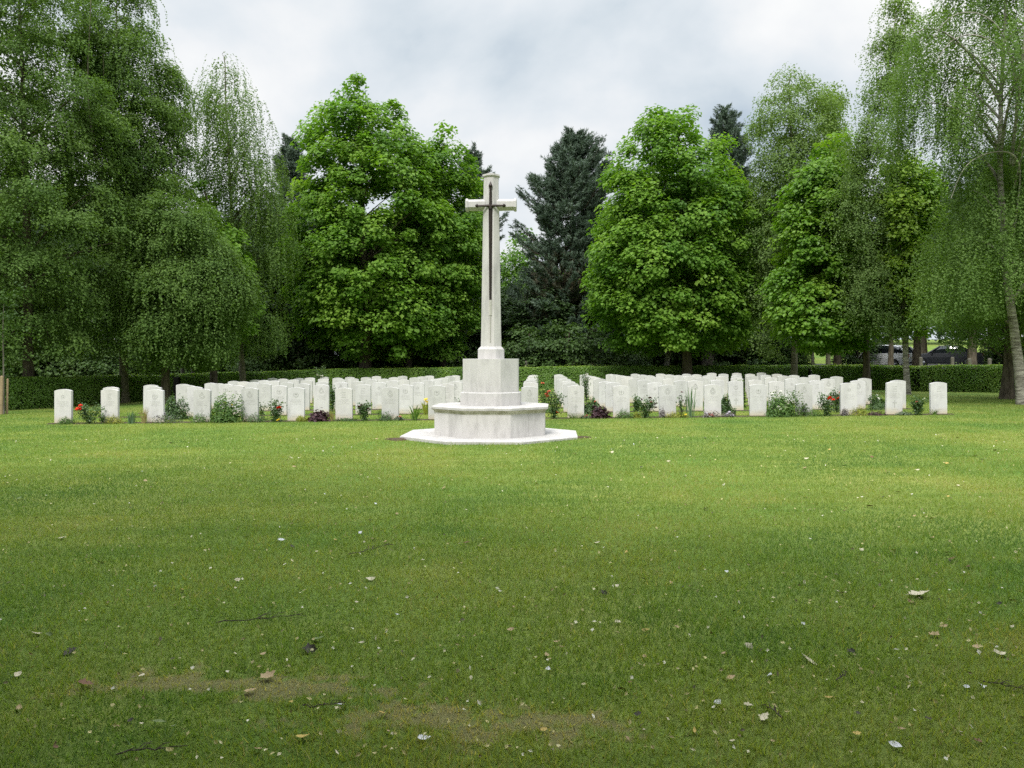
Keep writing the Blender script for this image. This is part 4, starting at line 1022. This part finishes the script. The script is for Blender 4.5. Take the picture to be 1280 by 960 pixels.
plant('grass', 180, 13, 22, 'straw-coloured grass tuft left of the third front headstone')
plant('low', 208, 36, 11, 'grey low plant with lilac-white flowers right of the third front headstone', fl=rnd('lilac', 9, .035), mat='grey')
plant('shrub', 219, 30, 26, 'loose dark green shrub behind the lilac-white flowers on the left', r=.55, mat='rose')
plant('mound', 249, 26, 11, 'low green cushion plant at the fourth front headstone from the left')
plant('shrub', 283, 40, 32, 'large leafy yellow-green shrub between the fourth and fifth front headstones', fl=[('yellow', 277, 519, .05), ('yellow', 283, 503, .03), ('yellow', 292, 506, .03)], mat='green')
plant('mound', 321, 28, 10, 'low green cushion plant before the fifth front headstone from the left', mat='rose')
plant('wisp', 327, 10, 21, 'dark upright sprig right of the fifth front headstone', r=.4)
plant('rose', 344, 20, 26, 'rose bush with one red bloom left of the sixth front headstone', fl=[('red', 350, 509.5, .07)])
plant('low', 348, 9, 3, 'single pale yellow flower lying on the soil under a red rose', fl=rnd('yellow', 2, .04))
plant('mound', 377, 14, 7, 'tiny yellow-green cushion plant at the foot of the sixth front headstone', mat='yellow')
plant('heuchera', 398, 25, 13, 'dark purple leaved plant between the sixth and seventh front headstones')
plant('grass', 415, 12, 15, 'pale straw grass tuft just right of the left purple plant')
plant('low', 433, 26, 4, 'thin line of low leaves under the seventh front headstone', mat='rose')
plant('rose', 456, 16, 22, 'small rose with dark red blooms right of the seventh front headstone', fl=[('dark', 450, 508, .045), ('dark', 453, 506, .04), ('dark', 462, 511, .03)])
plant('mound', 482, 20, 10, 'low dark green cushion plant before the eighth front headstone', mat='rose')
plant('low', 498, 12, 5, 'blue-green low plant with one pink flower left of a strappy tuft', fl=[('pink', 501, 520.5, .05)], mat='grey')
plant('strap', 519, 24, 24, 'pale green strappy tuft left of the stone cross')
plant('strap', 532, 14, 22, 'strappy plant with yellow flowers behind the pale green tuft', r=.9, fl=[('yellow', 533, 499, .06), ('yellow', 534, 502, .05)], mat='yellow')
plant('wisp', 571, 10, 20, 'small dark plant peeping over the coping of the cross', r=.8, fl=rnd('dark', 2, .03))
plant('rose', 693, 24, 36, 'tall dark rose bush with coral blooms just right of the cross', fl=[('coral', 683, 492, .06), ('coral', 686, 489, .05), ('coral', 684, 495, .05), ('red', 696.5, 515, .04)])
plant('rose', 680, 24, 40, 'pale green rose with an orange-red bloom behind the rose right of the cross', r=1.6, fl=[('coral', 678, 479, .06)], mat='green')
plant('grass', 718, 26, 9, 'green grassy tuft at the foot of the first front headstone right of the cross', mat='green')
plant('low', 731, 10, 4, 'tiny plant with a pale pink flower left of the right purple plant', fl=rnd('pink', 2, .035))
plant('heuchera', 749, 22, 14, 'dark purple leaved plant between two front headstones right of the cross')
plant('shrub', 740, 24, 17, 'mid green shrub behind the purple plant right of the cross', r=.7, mat='rose', fl=rnd('coral', 1, .04))
plant('mound', 781, 23, 11, 'rounded bright green cushion plant at a headstone right of the cross')
plant('mound', 796, 10, 6, 'small yellow-green cushion beside the rounded green one', mat='yellow')
plant('rose', 806, 27, 25, 'rose bush dotted with very dark red blooms right of the rounded green cushion', fl=[('dark', 811.5, 497, .05), ('dark', 801, 499, .04), ('dark', 818.5, 504.5, .045), ('dark', 819, 509, .04), ('pink', 813, 502, .04)])
plant('low', 828, 8, 12, 'small grey-lilac plant left of an upright headstone', mat='lilac')
plant('mound', 846, 28, 7, 'yellow-green low plant left of the tall iris', mat='yellow', fl=rnd('yellow', 1, .04))
plant('wisp', 852, 14, 31, 'wispy tall stem with dusky purple blooms left of the tall iris', fl=[('dark', 851, 490, .035), ('lilac', 849, 494, .035), ('lilac', 848, 498, .035), ('dark', 852.5, 501, .03)])
plant('iris', 863, 24, 38, 'tall blue-green iris clump right of the wispy purple stem')
plant('low', 887, 26, 7, 'low plant with pink and lilac flowers before a front headstone', fl=rnd('pink', 4, .035) + rnd('lilac', 4, .035), mat='lilac')
plant('low', 911, 16, 6, 'low plant with pale lilac flowers in the gap right of the pink-lilac one', fl=rnd('lilac', 6, .045), mat='lilac')
plant('shrub', 906, 13, 20, 'upright dark green shrub in the gap between front headstones', r=.45, mat='rose')
plant('wisp', 917, 6, 9, 'small dark sprig in the gap between front headstones', r=.1)
plant('shrub', 978, 45, 29, 'big round green shrub flecked with small white flowers', fl=rnd('white', 13, .032), mat='green')
plant('wisp', 1004, 12, 16, 'grey sprig right of the white-flecked shrub', mat='grey')
plant('mound', 1017, 25, 9, 'low green cushion plant right of the white-flecked shrub')
plant('rose', 1034, 17, 26, 'rose bush with two bright red blooms towards the right end', fl=[('red', 1034.8, 497.5, .075), ('red', 1039, 499.5, .05)])
plant('rose', 1046, 16, 27, 'leggy rose with small red blooms behind the bright red one', r=.55, fl=[('red', 1049, 490, .06), ('red', 1045, 497.5, .05)])
plant('low', 1056, 8, 10, 'small grey-lilac plant before the third front headstone from the right end', mat='lilac')
plant('mound', 1074, 22, 11, 'yellow-green cushion plant right of the third front headstone from the right end', mat='yellow')
plant('low', 1094, 24, 5, 'brownish purple low plant between the right-hand headstones', mat='purple')
plant('mound', 1095, 22, 9, 'dark green low plant behind the brownish purple one', r=.9, mat='rose')
plant('low', 1129, 24, 5, 'grey-green low plant before the second front headstone from the right end', mat='grey')
plant('rose', 1148, 17, 23, 'small rose with pale pink blooms left of the rightmost headstone', fl=[('pink', 1143, 502, .04), ('white', 1153, 498, .03)])
plant('grass', 1168, 16, 8, 'green grassy tuft at the foot of the rightmost front headstone', mat='green')
plant('rose', 733, 12, 40, 'tall rose with white blooms rising above the rear rows right of the cross', r=3.2, fl=[('white', 733, 468, .06), ('white', 732, 474, .05)], mat='rose')
plant('rose', 400, 14, 40, 'rose with two white blooms above the rearmost headstones on the left', r=6.4, fl=[('white', 398, 469, .08), ('white', 403, 470, .08)], mat='rose')
plant('shrub', 925, 12, 30, 'green shrub glimpsed in the gap behind the second row', r=1.6, mat='green')
plant('rose', 416, 10, 30, 'rose with dark blooms in the gap beside the left purple plant', r=1.7, fl=rnd('dark', 2, .04))
plant('shrub', 1100, 14, 10, 'low dark shrub beside the end of the second row on the right', r=1.3, mat='rose')
gq = np.random.default_rng(99)      # further plants in the second and third beds
for r in (1, 2):
    for c in range(19):
        if gq.random() < .5:
            xa, Da = spot(c, r); xb, Db = spot(c + 1, r); f_ = gq.uniform(.35, .65); D = Da * (1 - f_) + Db * f_ - .1; px = CX + (xa * (1 - f_) + xb * f_) / D * F
            k = ['rose', 'mound', 'low', 'mound'][int(gq.integers(0, 4))]
            col = ['red', 'white', 'dark', 'pink'][int(gq.integers(0, 4))]
            od = (lambda q: f'{ORD[q]} and {ORD[q+1]}' if q < 9 else None)(c) if c < 9 else (f'{ORD[18-c]} and {ORD[19-c]}' if c > 9 else 'two middle')
            end = ' from the left end' if c < 9 else (' from the right end' if c > 9 else '')
            what = {'rose': f'{ {"red":"red","white":"white","dark":"dark red","pink":"pink"}[col] } rose', 'mound': 'green cushion plant', 'low': 'grey low plant'}[k]
            plant(k, px, 14 if k == 'rose' else 18, 20 if k == 'rose' else 7, f'{what} in the {ROWN[r]} between {od} headstones{end}'.replace('green cushion plant', 'green cushion').replace('grey low plant', 'grey plant'), D=D, fl=rnd(col, 2, .045) if k == 'rose' else [], mat='rose' if k == 'rose' else None)

# ================================================================== posts, stakes
wood = plain('weathered_wood', (.135, .125, .10), .9, var=.45, vscale=6, bump=.4, bscale=30)
tan = plain('pale_stake_wood', (.34, .25, .15), .85, var=.35, vscale=5, bump=.3, bscale=25)
def post(b, h, r, seg=8, dome=.03):
    lathe_poly(b, [np.stack([rr * np.cos(np.linspace(0, 2 * np.pi, seg, endpoint=False)), rr * np.sin(np.linspace(0, 2 * np.pi, seg, endpoint=False)), np.full(seg, z)], -1) for rr, z in ((r, -.1), (r, h - dome), (r * .85, h - dome * .35), (r * .4, h))])
b = Buf(); post(b, 1.32, .085, 10, .06); POST = b.mesh('wooden_post', wood, True)
PL = ['thick pale bollard post left of centre behind the left hedge', 'short bollard post beside the weeping birch trunk, behind the hedge', 'short bollard post just right of the cross, behind the hedge', 'short bollard post in front of the dark pine, behind the hedge', 'bollard post behind the hedge, left of the dark car', 'bollard post behind the hedge, in front of the dark car', 'bollard post behind the hedge, just right of the dark car', 'bollard post behind the hedge, near the dark right trunk', 'bollard post left of the thick pale one, behind the left hedge', 'bollard post behind the hedge at the right edge']
for (px, D), lab in zip(((241, 37.0), (300.5, 39.5), (658, 40.5), (717, 40.5), (1151, 39), (1190.5, 39), (1212, 37.5), (1237, 37), (228, 37.0), (1265, 36.5)), PL):
    lx, ly, lz = ground(px, D); tag(link('bollard_post', POST, None, (lx, ly, lz)), lab, 'post', 'bollard posts behind the hedge')
def stake(px, D, h, r, lab, m):
    b = Buf(); post(b, h, r, 7, .03); lx, ly, lz = ground(px, D); o = link('wooden_stake', b.mesh('wooden_stake', m), None, (lx, ly, lz)); o.rotation_euler = (0, R(1.0), 0.3); tag(o, lab, 'stake', 'stakes round the sapling')
stake(1.5, 22.6, 1.10, .042, 'pale wooden stake at the far left edge of the lawn', tan)
stake(8.6, 22.9, 1.02, .030, 'thin wooden stake just right of the sapling at the left edge', tan)
sap = thing('sapling', 'young sapling tied between stakes at the left edge of the lawn', 'tree', ground(4.6, 22.8)); gs = np.random.default_rng(8)
wb, lb = Buf(), Buf(); woody(wb, [np.array(sap.location), P3(4.8, 440, 22.8), P3(5, 380, 22.8)], .028, .008, gs, None)
Pt = np.stack([wx(5, 22.8) + gs.normal(0, .35, 40), 22.8 + gs.normal(0, .35, 40), gs.uniform(1.9, 3.4, 40)], -1)
clumps(lb, Pt, nrm(gs.normal(0, 1, (40, 3))), 40, .28, .07, .05, gs); finish(sap, wb, BARK['grey'], lb, M['bush'])

# ================================================================== parked cars
glass = plain('car_glass', (.02, .025, .03), .05, 0, .8); tyre = plain('tyre_rubber', (.02, .02, .02), .85); rimm = plain('alloy_rim', (.45, .46, .47), .3, .9)
trim = plain('black_trim', (.02, .02, .022), .5); lampr = plain('tail_lamp', (.45, .02, .02), .15, 0, .6); lampw = plain('headlamp_glass', (.6, .62, .65), .1, 0, .7); platem = plain('number_plate', (.62, .60, .40), .4)
def paint(n, c):
    m = plain(n, c, .42, .0, .5); p = [q for q in m.node_tree.nodes if q.type == 'BSDF_PRINCIPLED'][0]; p.inputs['Coat Weight'].default_value = .2; p.inputs['Coat Roughness'].default_value = .05; return m
def car(label, loc, rot, pm, prof, cab, Lc, Wc=1.74):
    """side profiles run from the nose (x<0) to the tail (x>0)"""
    root = thing('parked_car', label, 'car', loc, rot, 'cars parked beyond the hedge')
    hw = Wc / 2
    def loft(b, pr, zb, inset_t, mat=0, ins_b=0.0, round_=.06):
        rings = []
        for x, zt in pr:
            w = hw - ins_b; wt = hw - inset_t
            e = 1 - .10 * max(0, (abs(x) - Lc * .36) / (Lc * .14)) ** 2
            rings.append(np.array([(x, -w * e, zb + .05), (x, -w * e, zb + (zt - zb) * .6), (x, -wt * e, zt - round_ * .4), (x, -(wt - .08) * e, zt), (x, (wt - .08) * e, zt), (x, wt * e, zt - round_ * .4), (x, w * e, zb + (zt - zb) * .6), (x, w * e, zb + .05), (x, .6 * w * e, zb), (x, -.6 * w * e, zb)])[::-1])
        lathe_poly(b, rings, mat)
    def P_(nm, fn, mt, par=root, sm_=False):
        b = Buf(); fn(b); return link(nm, b.mesh(nm, mt, sm_), par)
    P_('body', lambda b: loft(b, prof, .20, .06), pm)
    P_('glazing', lambda b: loft(b, cab, cab[0][1] - .02, .20, 0, .10), glass)
    i0, i1 = 1, len(cab) - 2
    def roof(b):
        xs = [cab[k] for k in range(i0, i1 + 1)]
        rings = [np.array([(x, -(hw - .20), z - .02), (x, -(hw - .30), z + .025), (x, (hw - .30), z + .025), (x, hw - .20, z - .02)])[::-1] for x, z in xs]; lathe_poly(b, rings)
    P_('roof', roof, pm)
    for s in (-1, 1):
        def pill(b, s=s):
            for (xa, za), (xb, zb2), wd in ((cab[0], cab[1], .05), (cab[-1], cab[-2], .06), ((cab[len(cab) // 2][0], cab[0][1]), cab[len(cab) // 2], .045)):
                tube(b, [(xa, s * (hw - .08), za), (xb, s * (hw - .205), zb2)], wd, 5)
        P_('pillar', pill, pm)
        P_('mirror', lambda b, s=s: lathe_poly(b, [np.array([(cab[0][0] + .28 + dx, s * (hw + .06) + dy, prof[3][1] + .08 + dz) for dy, dz in ((-.08 * q, -.05 * q), (.08 * q, -.05 * q), (.08 * q, .06 * q), (-.08 * q, .06 * q))]) for dx, q in ((-.05, .6), (0, 1), (.06, 1))]), pm)
        for x in (-Lc * .315, Lc * .30):
            w = link('wheel', None, root, (x, s * (hw - .10), .31)); w.empty_display_size = .1
            P_('tyre', lambda b: tube(b, [(0, -.10, 0), (0, -.085, 0), (0, .085, 0), (0, .10, 0)], [.28, .315, .315, .28], 24), tyre, w)
            def rm(b, s=s):
                y = s * .105; tube(b, [(0, y - s * .03, 0), (0, y, 0)], [.21, .20], 20)
                for q in range(5):
                    a = q * 1.2566; tube(b, [(0, y + s * .006, 0), (.18 * math.cos(a), y + s * .006, .18 * math.sin(a))], .022, 5)
            P_('rim', rm, rimm, w)
        zr = prof[-2][1]
        P_('tail_lamp', lambda b, s=s, zr=zr: box(b, (Lc / 2 - .13, s * (hw - .27) - .10, zr - .26), (Lc / 2 - .015, s * (hw - .27) + .10, zr - .04)), lampr)
        P_('headlight', lambda b, s=s: box(b, (-Lc / 2 + .015, s * (hw - .30) - .14, .58), (-Lc / 2 + .14, s * (hw - .30) + .14, .70)), lampw)
    P_('number_plate', lambda b: box(b, (Lc / 2 - .02, -.26, .62), (Lc / 2 + .012, .26, .73)), platem)
    P_('bumper', lambda b: box(b, (Lc / 2 - .08, -hw * .8, .30), (Lc / 2 + .02, hw * .8, .42)), trim)
    return root
silver, black = paint('silver_paint', (.78, .79, .80)), paint('dark_paint', (.035, .038, .045))
hatch_p = [(-1.98, .62), (-1.90, .74), (-1.5, .86), (-.95, .96), (-.2, .97), (.9, .98), (1.7, .99), (1.93, .96), (1.99, .62)]
hatch_c = [(-1.02, .95), (-.25, 1.44), (.3, 1.48), (.9, 1.47), (1.45, 1.38), (1.86, .97)]
sed_p = [(-2.2, .58), (-2.12, .72), (-1.6, .84), (-1.0, .92), (-.1, .93), (.9, .95), (1.6, .97), (2.12, .93), (2.2, .62)]
sed_c = [(-1.05, .90), (-.30, 1.38), (.25, 1.43), (.75, 1.40), (1.62, .96)]
lx, ly, lz = ground(1103, 52)
car('silver hatchback parked behind the hedge, partly hidden by tree trunks', (lx, ly, lz + .035), R(-52), silver, hatch_p, hatch_c, 3.98)
lx, ly, lz = ground(1182, 54)
car('dark saloon car parked in deep shade behind the hedge', (lx, ly, lz + .035), R(-30), black, sed_p, sed_c, 4.4)

# ================================================================== fallen leaves, petals and twigs on the lawn
LM = {'tan': plain('dry_tan_leaf', (.42, .31, .16), .7, var=.4, vscale=25), 'pale': plain('pale_dry_leaf', (.60, .54, .38), .7, var=.35, vscale=25), 'brown': plain('brown_leaf', (.17, .085, .04), .7, var=.4, vscale=25),
      'white': plain('white_petal_leaf', (.62, .63, .64), .7, var=.15, vscale=30), 'dark': plain('dark_leaf', (.035, .030, .018), .7, var=.4, vscale=25), 'yellow': plain('yellow_leaf', (.52, .38, .10), .7, var=.4, vscale=25), 'green': plain('fallen_green_leaf', (.16, .22, .07), .7, var=.4, vscale=25)}
def leaf_mesh(seed, col, shape):
    g = np.random.default_rng(seed); n = 9; u = np.linspace(0, 1, n)
    if shape == 0: w = .30 * np.sin(np.pi * u ** .85) ** .9 + .006
    elif shape == 1: w = .36 * np.sin(np.pi * u ** .8) * (1 + .35 * np.sin(u * 19 + seed)) + .006
    else: w = .16 * np.sin(np.pi * u ** .9) + .006
    cur = g.uniform(.1, .5); tw = g.normal(0, .3)
    mid = np.stack([u - .5, .08 * np.sin(u * 3 + seed), cur * (u - .5) ** 2 * 1.2 + .03], -1)
    s = np.stack([0 * u, np.cos(tw * u * 3), np.sin(tw * u * 3)], -1); e = g.uniform(.10, .40)
    Lf = mid + s * w[:, None] + np.stack([0 * u, 0 * u, w * e], -1); Rt = mid - s * w[:, None] + np.stack([0 * u, 0 * u, w * e], -1)
    v = np.concatenate([Lf, mid, Rt]); f = [[k * n + i, k * n + i + 1, (k + 1) * n + i + 1, (k + 1) * n + i] for k in (0, 1) for i in range(n - 1)]
    b = Buf(); b.add(v, f); tube(b, [mid[0], mid[0] - np.array([.14, .02, -.01]), mid[0] - np.array([.22, .0, -.0])], [.012, .009, .006], 4)
    return b.mesh('fallen_leaf', LM[col], True)
LMESH = {(c, s): [leaf_mesh(40 * i + 9 * s + k, c, s) for k in range(2)] for i, c in enumerate(LM) for s in range(3)}
def yD(py):   # ground row in the photo -> distance on flat lawn near the camera
    return EYE * F / (py - HZ)
def drop(px, py, size, col, shape, lab, group=None, rot=None):
    D = yD(py); D = (EYE - float(gz(wx(px, D), D))) * F / (py - HZ); x = wx(px, D)
    o = link('fallen_leaf', LMESH[(col, shape)][int(gl.integers(0, 2))], None, (x, D, float(gz(x, D)) + .010 + .008 * gl.random()))
    o.rotation_euler = (gl.normal(0, .22), gl.normal(0, .22), gl.random() * 6.28 if rot is None else rot); o.scale = (size,) * 3
    tag(o, lab, 'leaf', group); return o
gl = np.random.default_rng(3)
NAMED = [(1150, 747, .15, 'pale', 1, 'largest pale curled leaf lying flat on the right of the lawn', 0.1), (1012, 829, .10, 'pale', 2, 'curled cream leaf bent like a hook on the lower right lawn', 2.6), (1248, 820, .075, 'pale', 0, 'cream triangular leaf near the right edge of the lawn', .3),
 (1168, 797, .065, 'tan', 1, 'tan crumpled leaf below the largest pale curled leaf', .4), (1221, 814, .06, 'tan', 0, 'tan leaf left of the cream triangular leaf', .9), (1119, 938, .055, 'white', 0, 'bright white leaf near the bottom right corner', 2.4), (898, 883, .05, 'white', 0, 'whitish leaf on the dark lower lawn right of centre', 1.), (530, 928, .055, 'white', 0, 'white leaf near the bottom edge left of centre', .4),
 (686, 841, .04, 'white', 0, 'small white leaf alone on the dark lawn below the cross', 1.5), (1005, 785, .045, 'white', 0, 'white leaf left of the largest pale curled leaf', 1.2), (914, 852, .05, 'tan', 0, 'tan oval leaf above the whitish leaf right of centre', .3), (378, 927, .06, 'yellow', 0, 'yellow oval leaf near the bottom edge on the left', .5), (313, 868, .06, 'tan', 0, 'tan leaf on the worn patch at lower left', .6), (463, 726, .075, 'pale', 0, 'pale upright leaf left of centre on the lawn', .5),
 (387, 817, .085, 'dark', 1, 'dark crumpled leaf on the left lawn above the worn patch', .3), (398, 803, .07, 'green', 0, 'pale green leaf just above the dark crumpled leaf', .4), (199, 908, .06, 'green', 2, 'narrow green leaf near the lower left corner', .2), (335, 850, .08, 'tan', 1, 'withered leaf beside the worn patch', .8), (755, 745, .06, 'dark', 1, 'dark leaf in the middle of the lawn below the cross', .4), (1065, 820, .05, 'dark', 1, 'dark leaf right of the hook-shaped cream leaf', .3),
 (88, 818, .07, 'dark', 1, 'dark leaf with a pale edge on the left lawn', .5), (45, 795, .06, 'pale', 0, 'pale leaf near the left edge of the lawn', .5), (124, 705, .07, 'tan', 0, 'tan leaf on the left middle lawn', .2), (107, 861, .075, 'brown', 1, 'reddish brown leaf at lower left', .4), (1180, 787, .05, 'tan', 0, 'tan leaf right of the tan crumpled leaf', .2), (869, 918, .05, 'yellow', 2, 'narrow yellow leaf right of centre near the bottom', 1.3),
 (956, 902, .06, 'pale', 1, 'pale crumpled leaf with a bright edge on the lower right lawn', .7), (480, 897, .05, 'yellow', 0, 'orange-yellow leaf on the lower left worn grass', .3), (428, 887, .045, 'white', 0, 'whitish leaf between the worn patches', .2), (1190, 701, .08, 'brown', 2, 'long brown leaf lying far right on the lawn', .1)]
for px, py, s, c, sh, lab, rot in NAMED: drop(px, py, s * .85, c, sh, lab, None, rot)
for k in range(230):
    py = 548 + 400 * gl.random() ** (1.15 if k % 2 else 2.0); px = gl.uniform(-40, 1320) if gl.random() < .6 else gl.uniform(640, 1300)
    col = gl.choice(['tan', 'pale', 'white', 'dark', 'yellow', 'brown', 'green'], p=[.27, .24, .10, .12, .09, .08, .10]); sz = gl.uniform(.016, .038) * float(np.interp(py, [550, 650, 760, 950], [2.1, 1.7, 1.15, 1.0]))
    w = {'tan': 'tan', 'pale': 'pale', 'white': 'whitish', 'dark': 'dark', 'yellow': 'yellow', 'brown': 'brown', 'green': 'faded green'}[str(col)]
    drop(px, py, sz, str(col), int(gl.choice([0, 0, 1, 2])), f'small {w} fallen leaf among many scattered over the mown lawn', f'small {w} leaves scattered over the lawn')
# uncountable specks of petal and leaf
b = Buf(); n = 1500
py = 548 + 410 * gl.random(n) ** 2.1; D = EYE * F / (py - HZ); px = gl.uniform(-100, 1380, n); x = wx(px, D)
ok = ~((np.abs(x - cx0) < 1.6) & (np.abs(D - CD) < 1.6)); x, D = x[ok], D[ok]; n = len(x)
t = gl.random(n)
leaves(b, np.stack([x, D, gz(x, D) + .024], -1), gl.normal(0, .45, (n, 3)) + [0, -.35, 1], gl.normal(0, 1, (n, 3)), gl.uniform(.010, .026, n) * (1 + .03 * D), gl.uniform(.008, .018, n) * (1 + .03 * D), 0, t)
specks = leafmat('petal_specks', [(.06, .05, .02), (.30, .27, .10), (.50, .45, .20), (.62, .60, .52)], .15)
tag(link('leaf_litter', b.mesh('leaf_litter', specks)), 'tiny petals and leaf crumbs strewn over the lawn', 'leaf litter', kind='stuff')
twigm = plain('dead_twig', (.085, .068, .05), .9, var=.4, vscale=20)
def twig(px, py, ln, rot, lab, seed):
    g = np.random.default_rng(seed); D = yD(py); x = wx(px, D); b = Buf(); u = np.linspace(-.5, .5, 12)
    p = np.stack([u * ln, np.cumsum(g.normal(0, .012, 12)) * ln * 2, .016 + .010 * g.random(12)], -1); tube(b, p, np.linspace(.0032, .0014, 12), 5)
    for k in range(5):
        i = int(g.integers(2, 10)); a = g.choice([-1, 1]) * g.uniform(.4, .9); l2 = ln * g.uniform(.12, .28)
        tube(b, [p[i], p[i] + [l2 * .5 * math.cos(a), l2 * .5 * math.sin(a), .012], p[i] + [l2 * math.cos(a), l2 * math.sin(a), .006]], [.002, .0016, .0008], 4)
    o = link('fallen_twig', b.mesh('fallen_twig', twigm), None, (x, D, float(gz(x, D)))); o.rotation_euler = (0, 0, rot); tag(o, lab, 'twig')
twig(325, 779, .42, .25, 'long thin dark twig lying across the left lawn', 1)
twig(462, 690, .38, .9, 'thin twig left of centre on the lawn', 2)
twig(1268, 864, .22, -.4, 'short forked twig at the right edge of the lower lawn', 3)
twig(190, 944, .22, .3, 'dark twig near the bottom left corner', 4)
twig(1052, 851, .12, .8, 'small dark twig right of the hook-shaped cream leaf', 5)
twig(405, 889, .16, .1, 'short twig lying on the worn patch at lower left', 6)
twig(965, 895, .12, 1.9, 'small dark twig beside the pale crumpled leaf', 7)
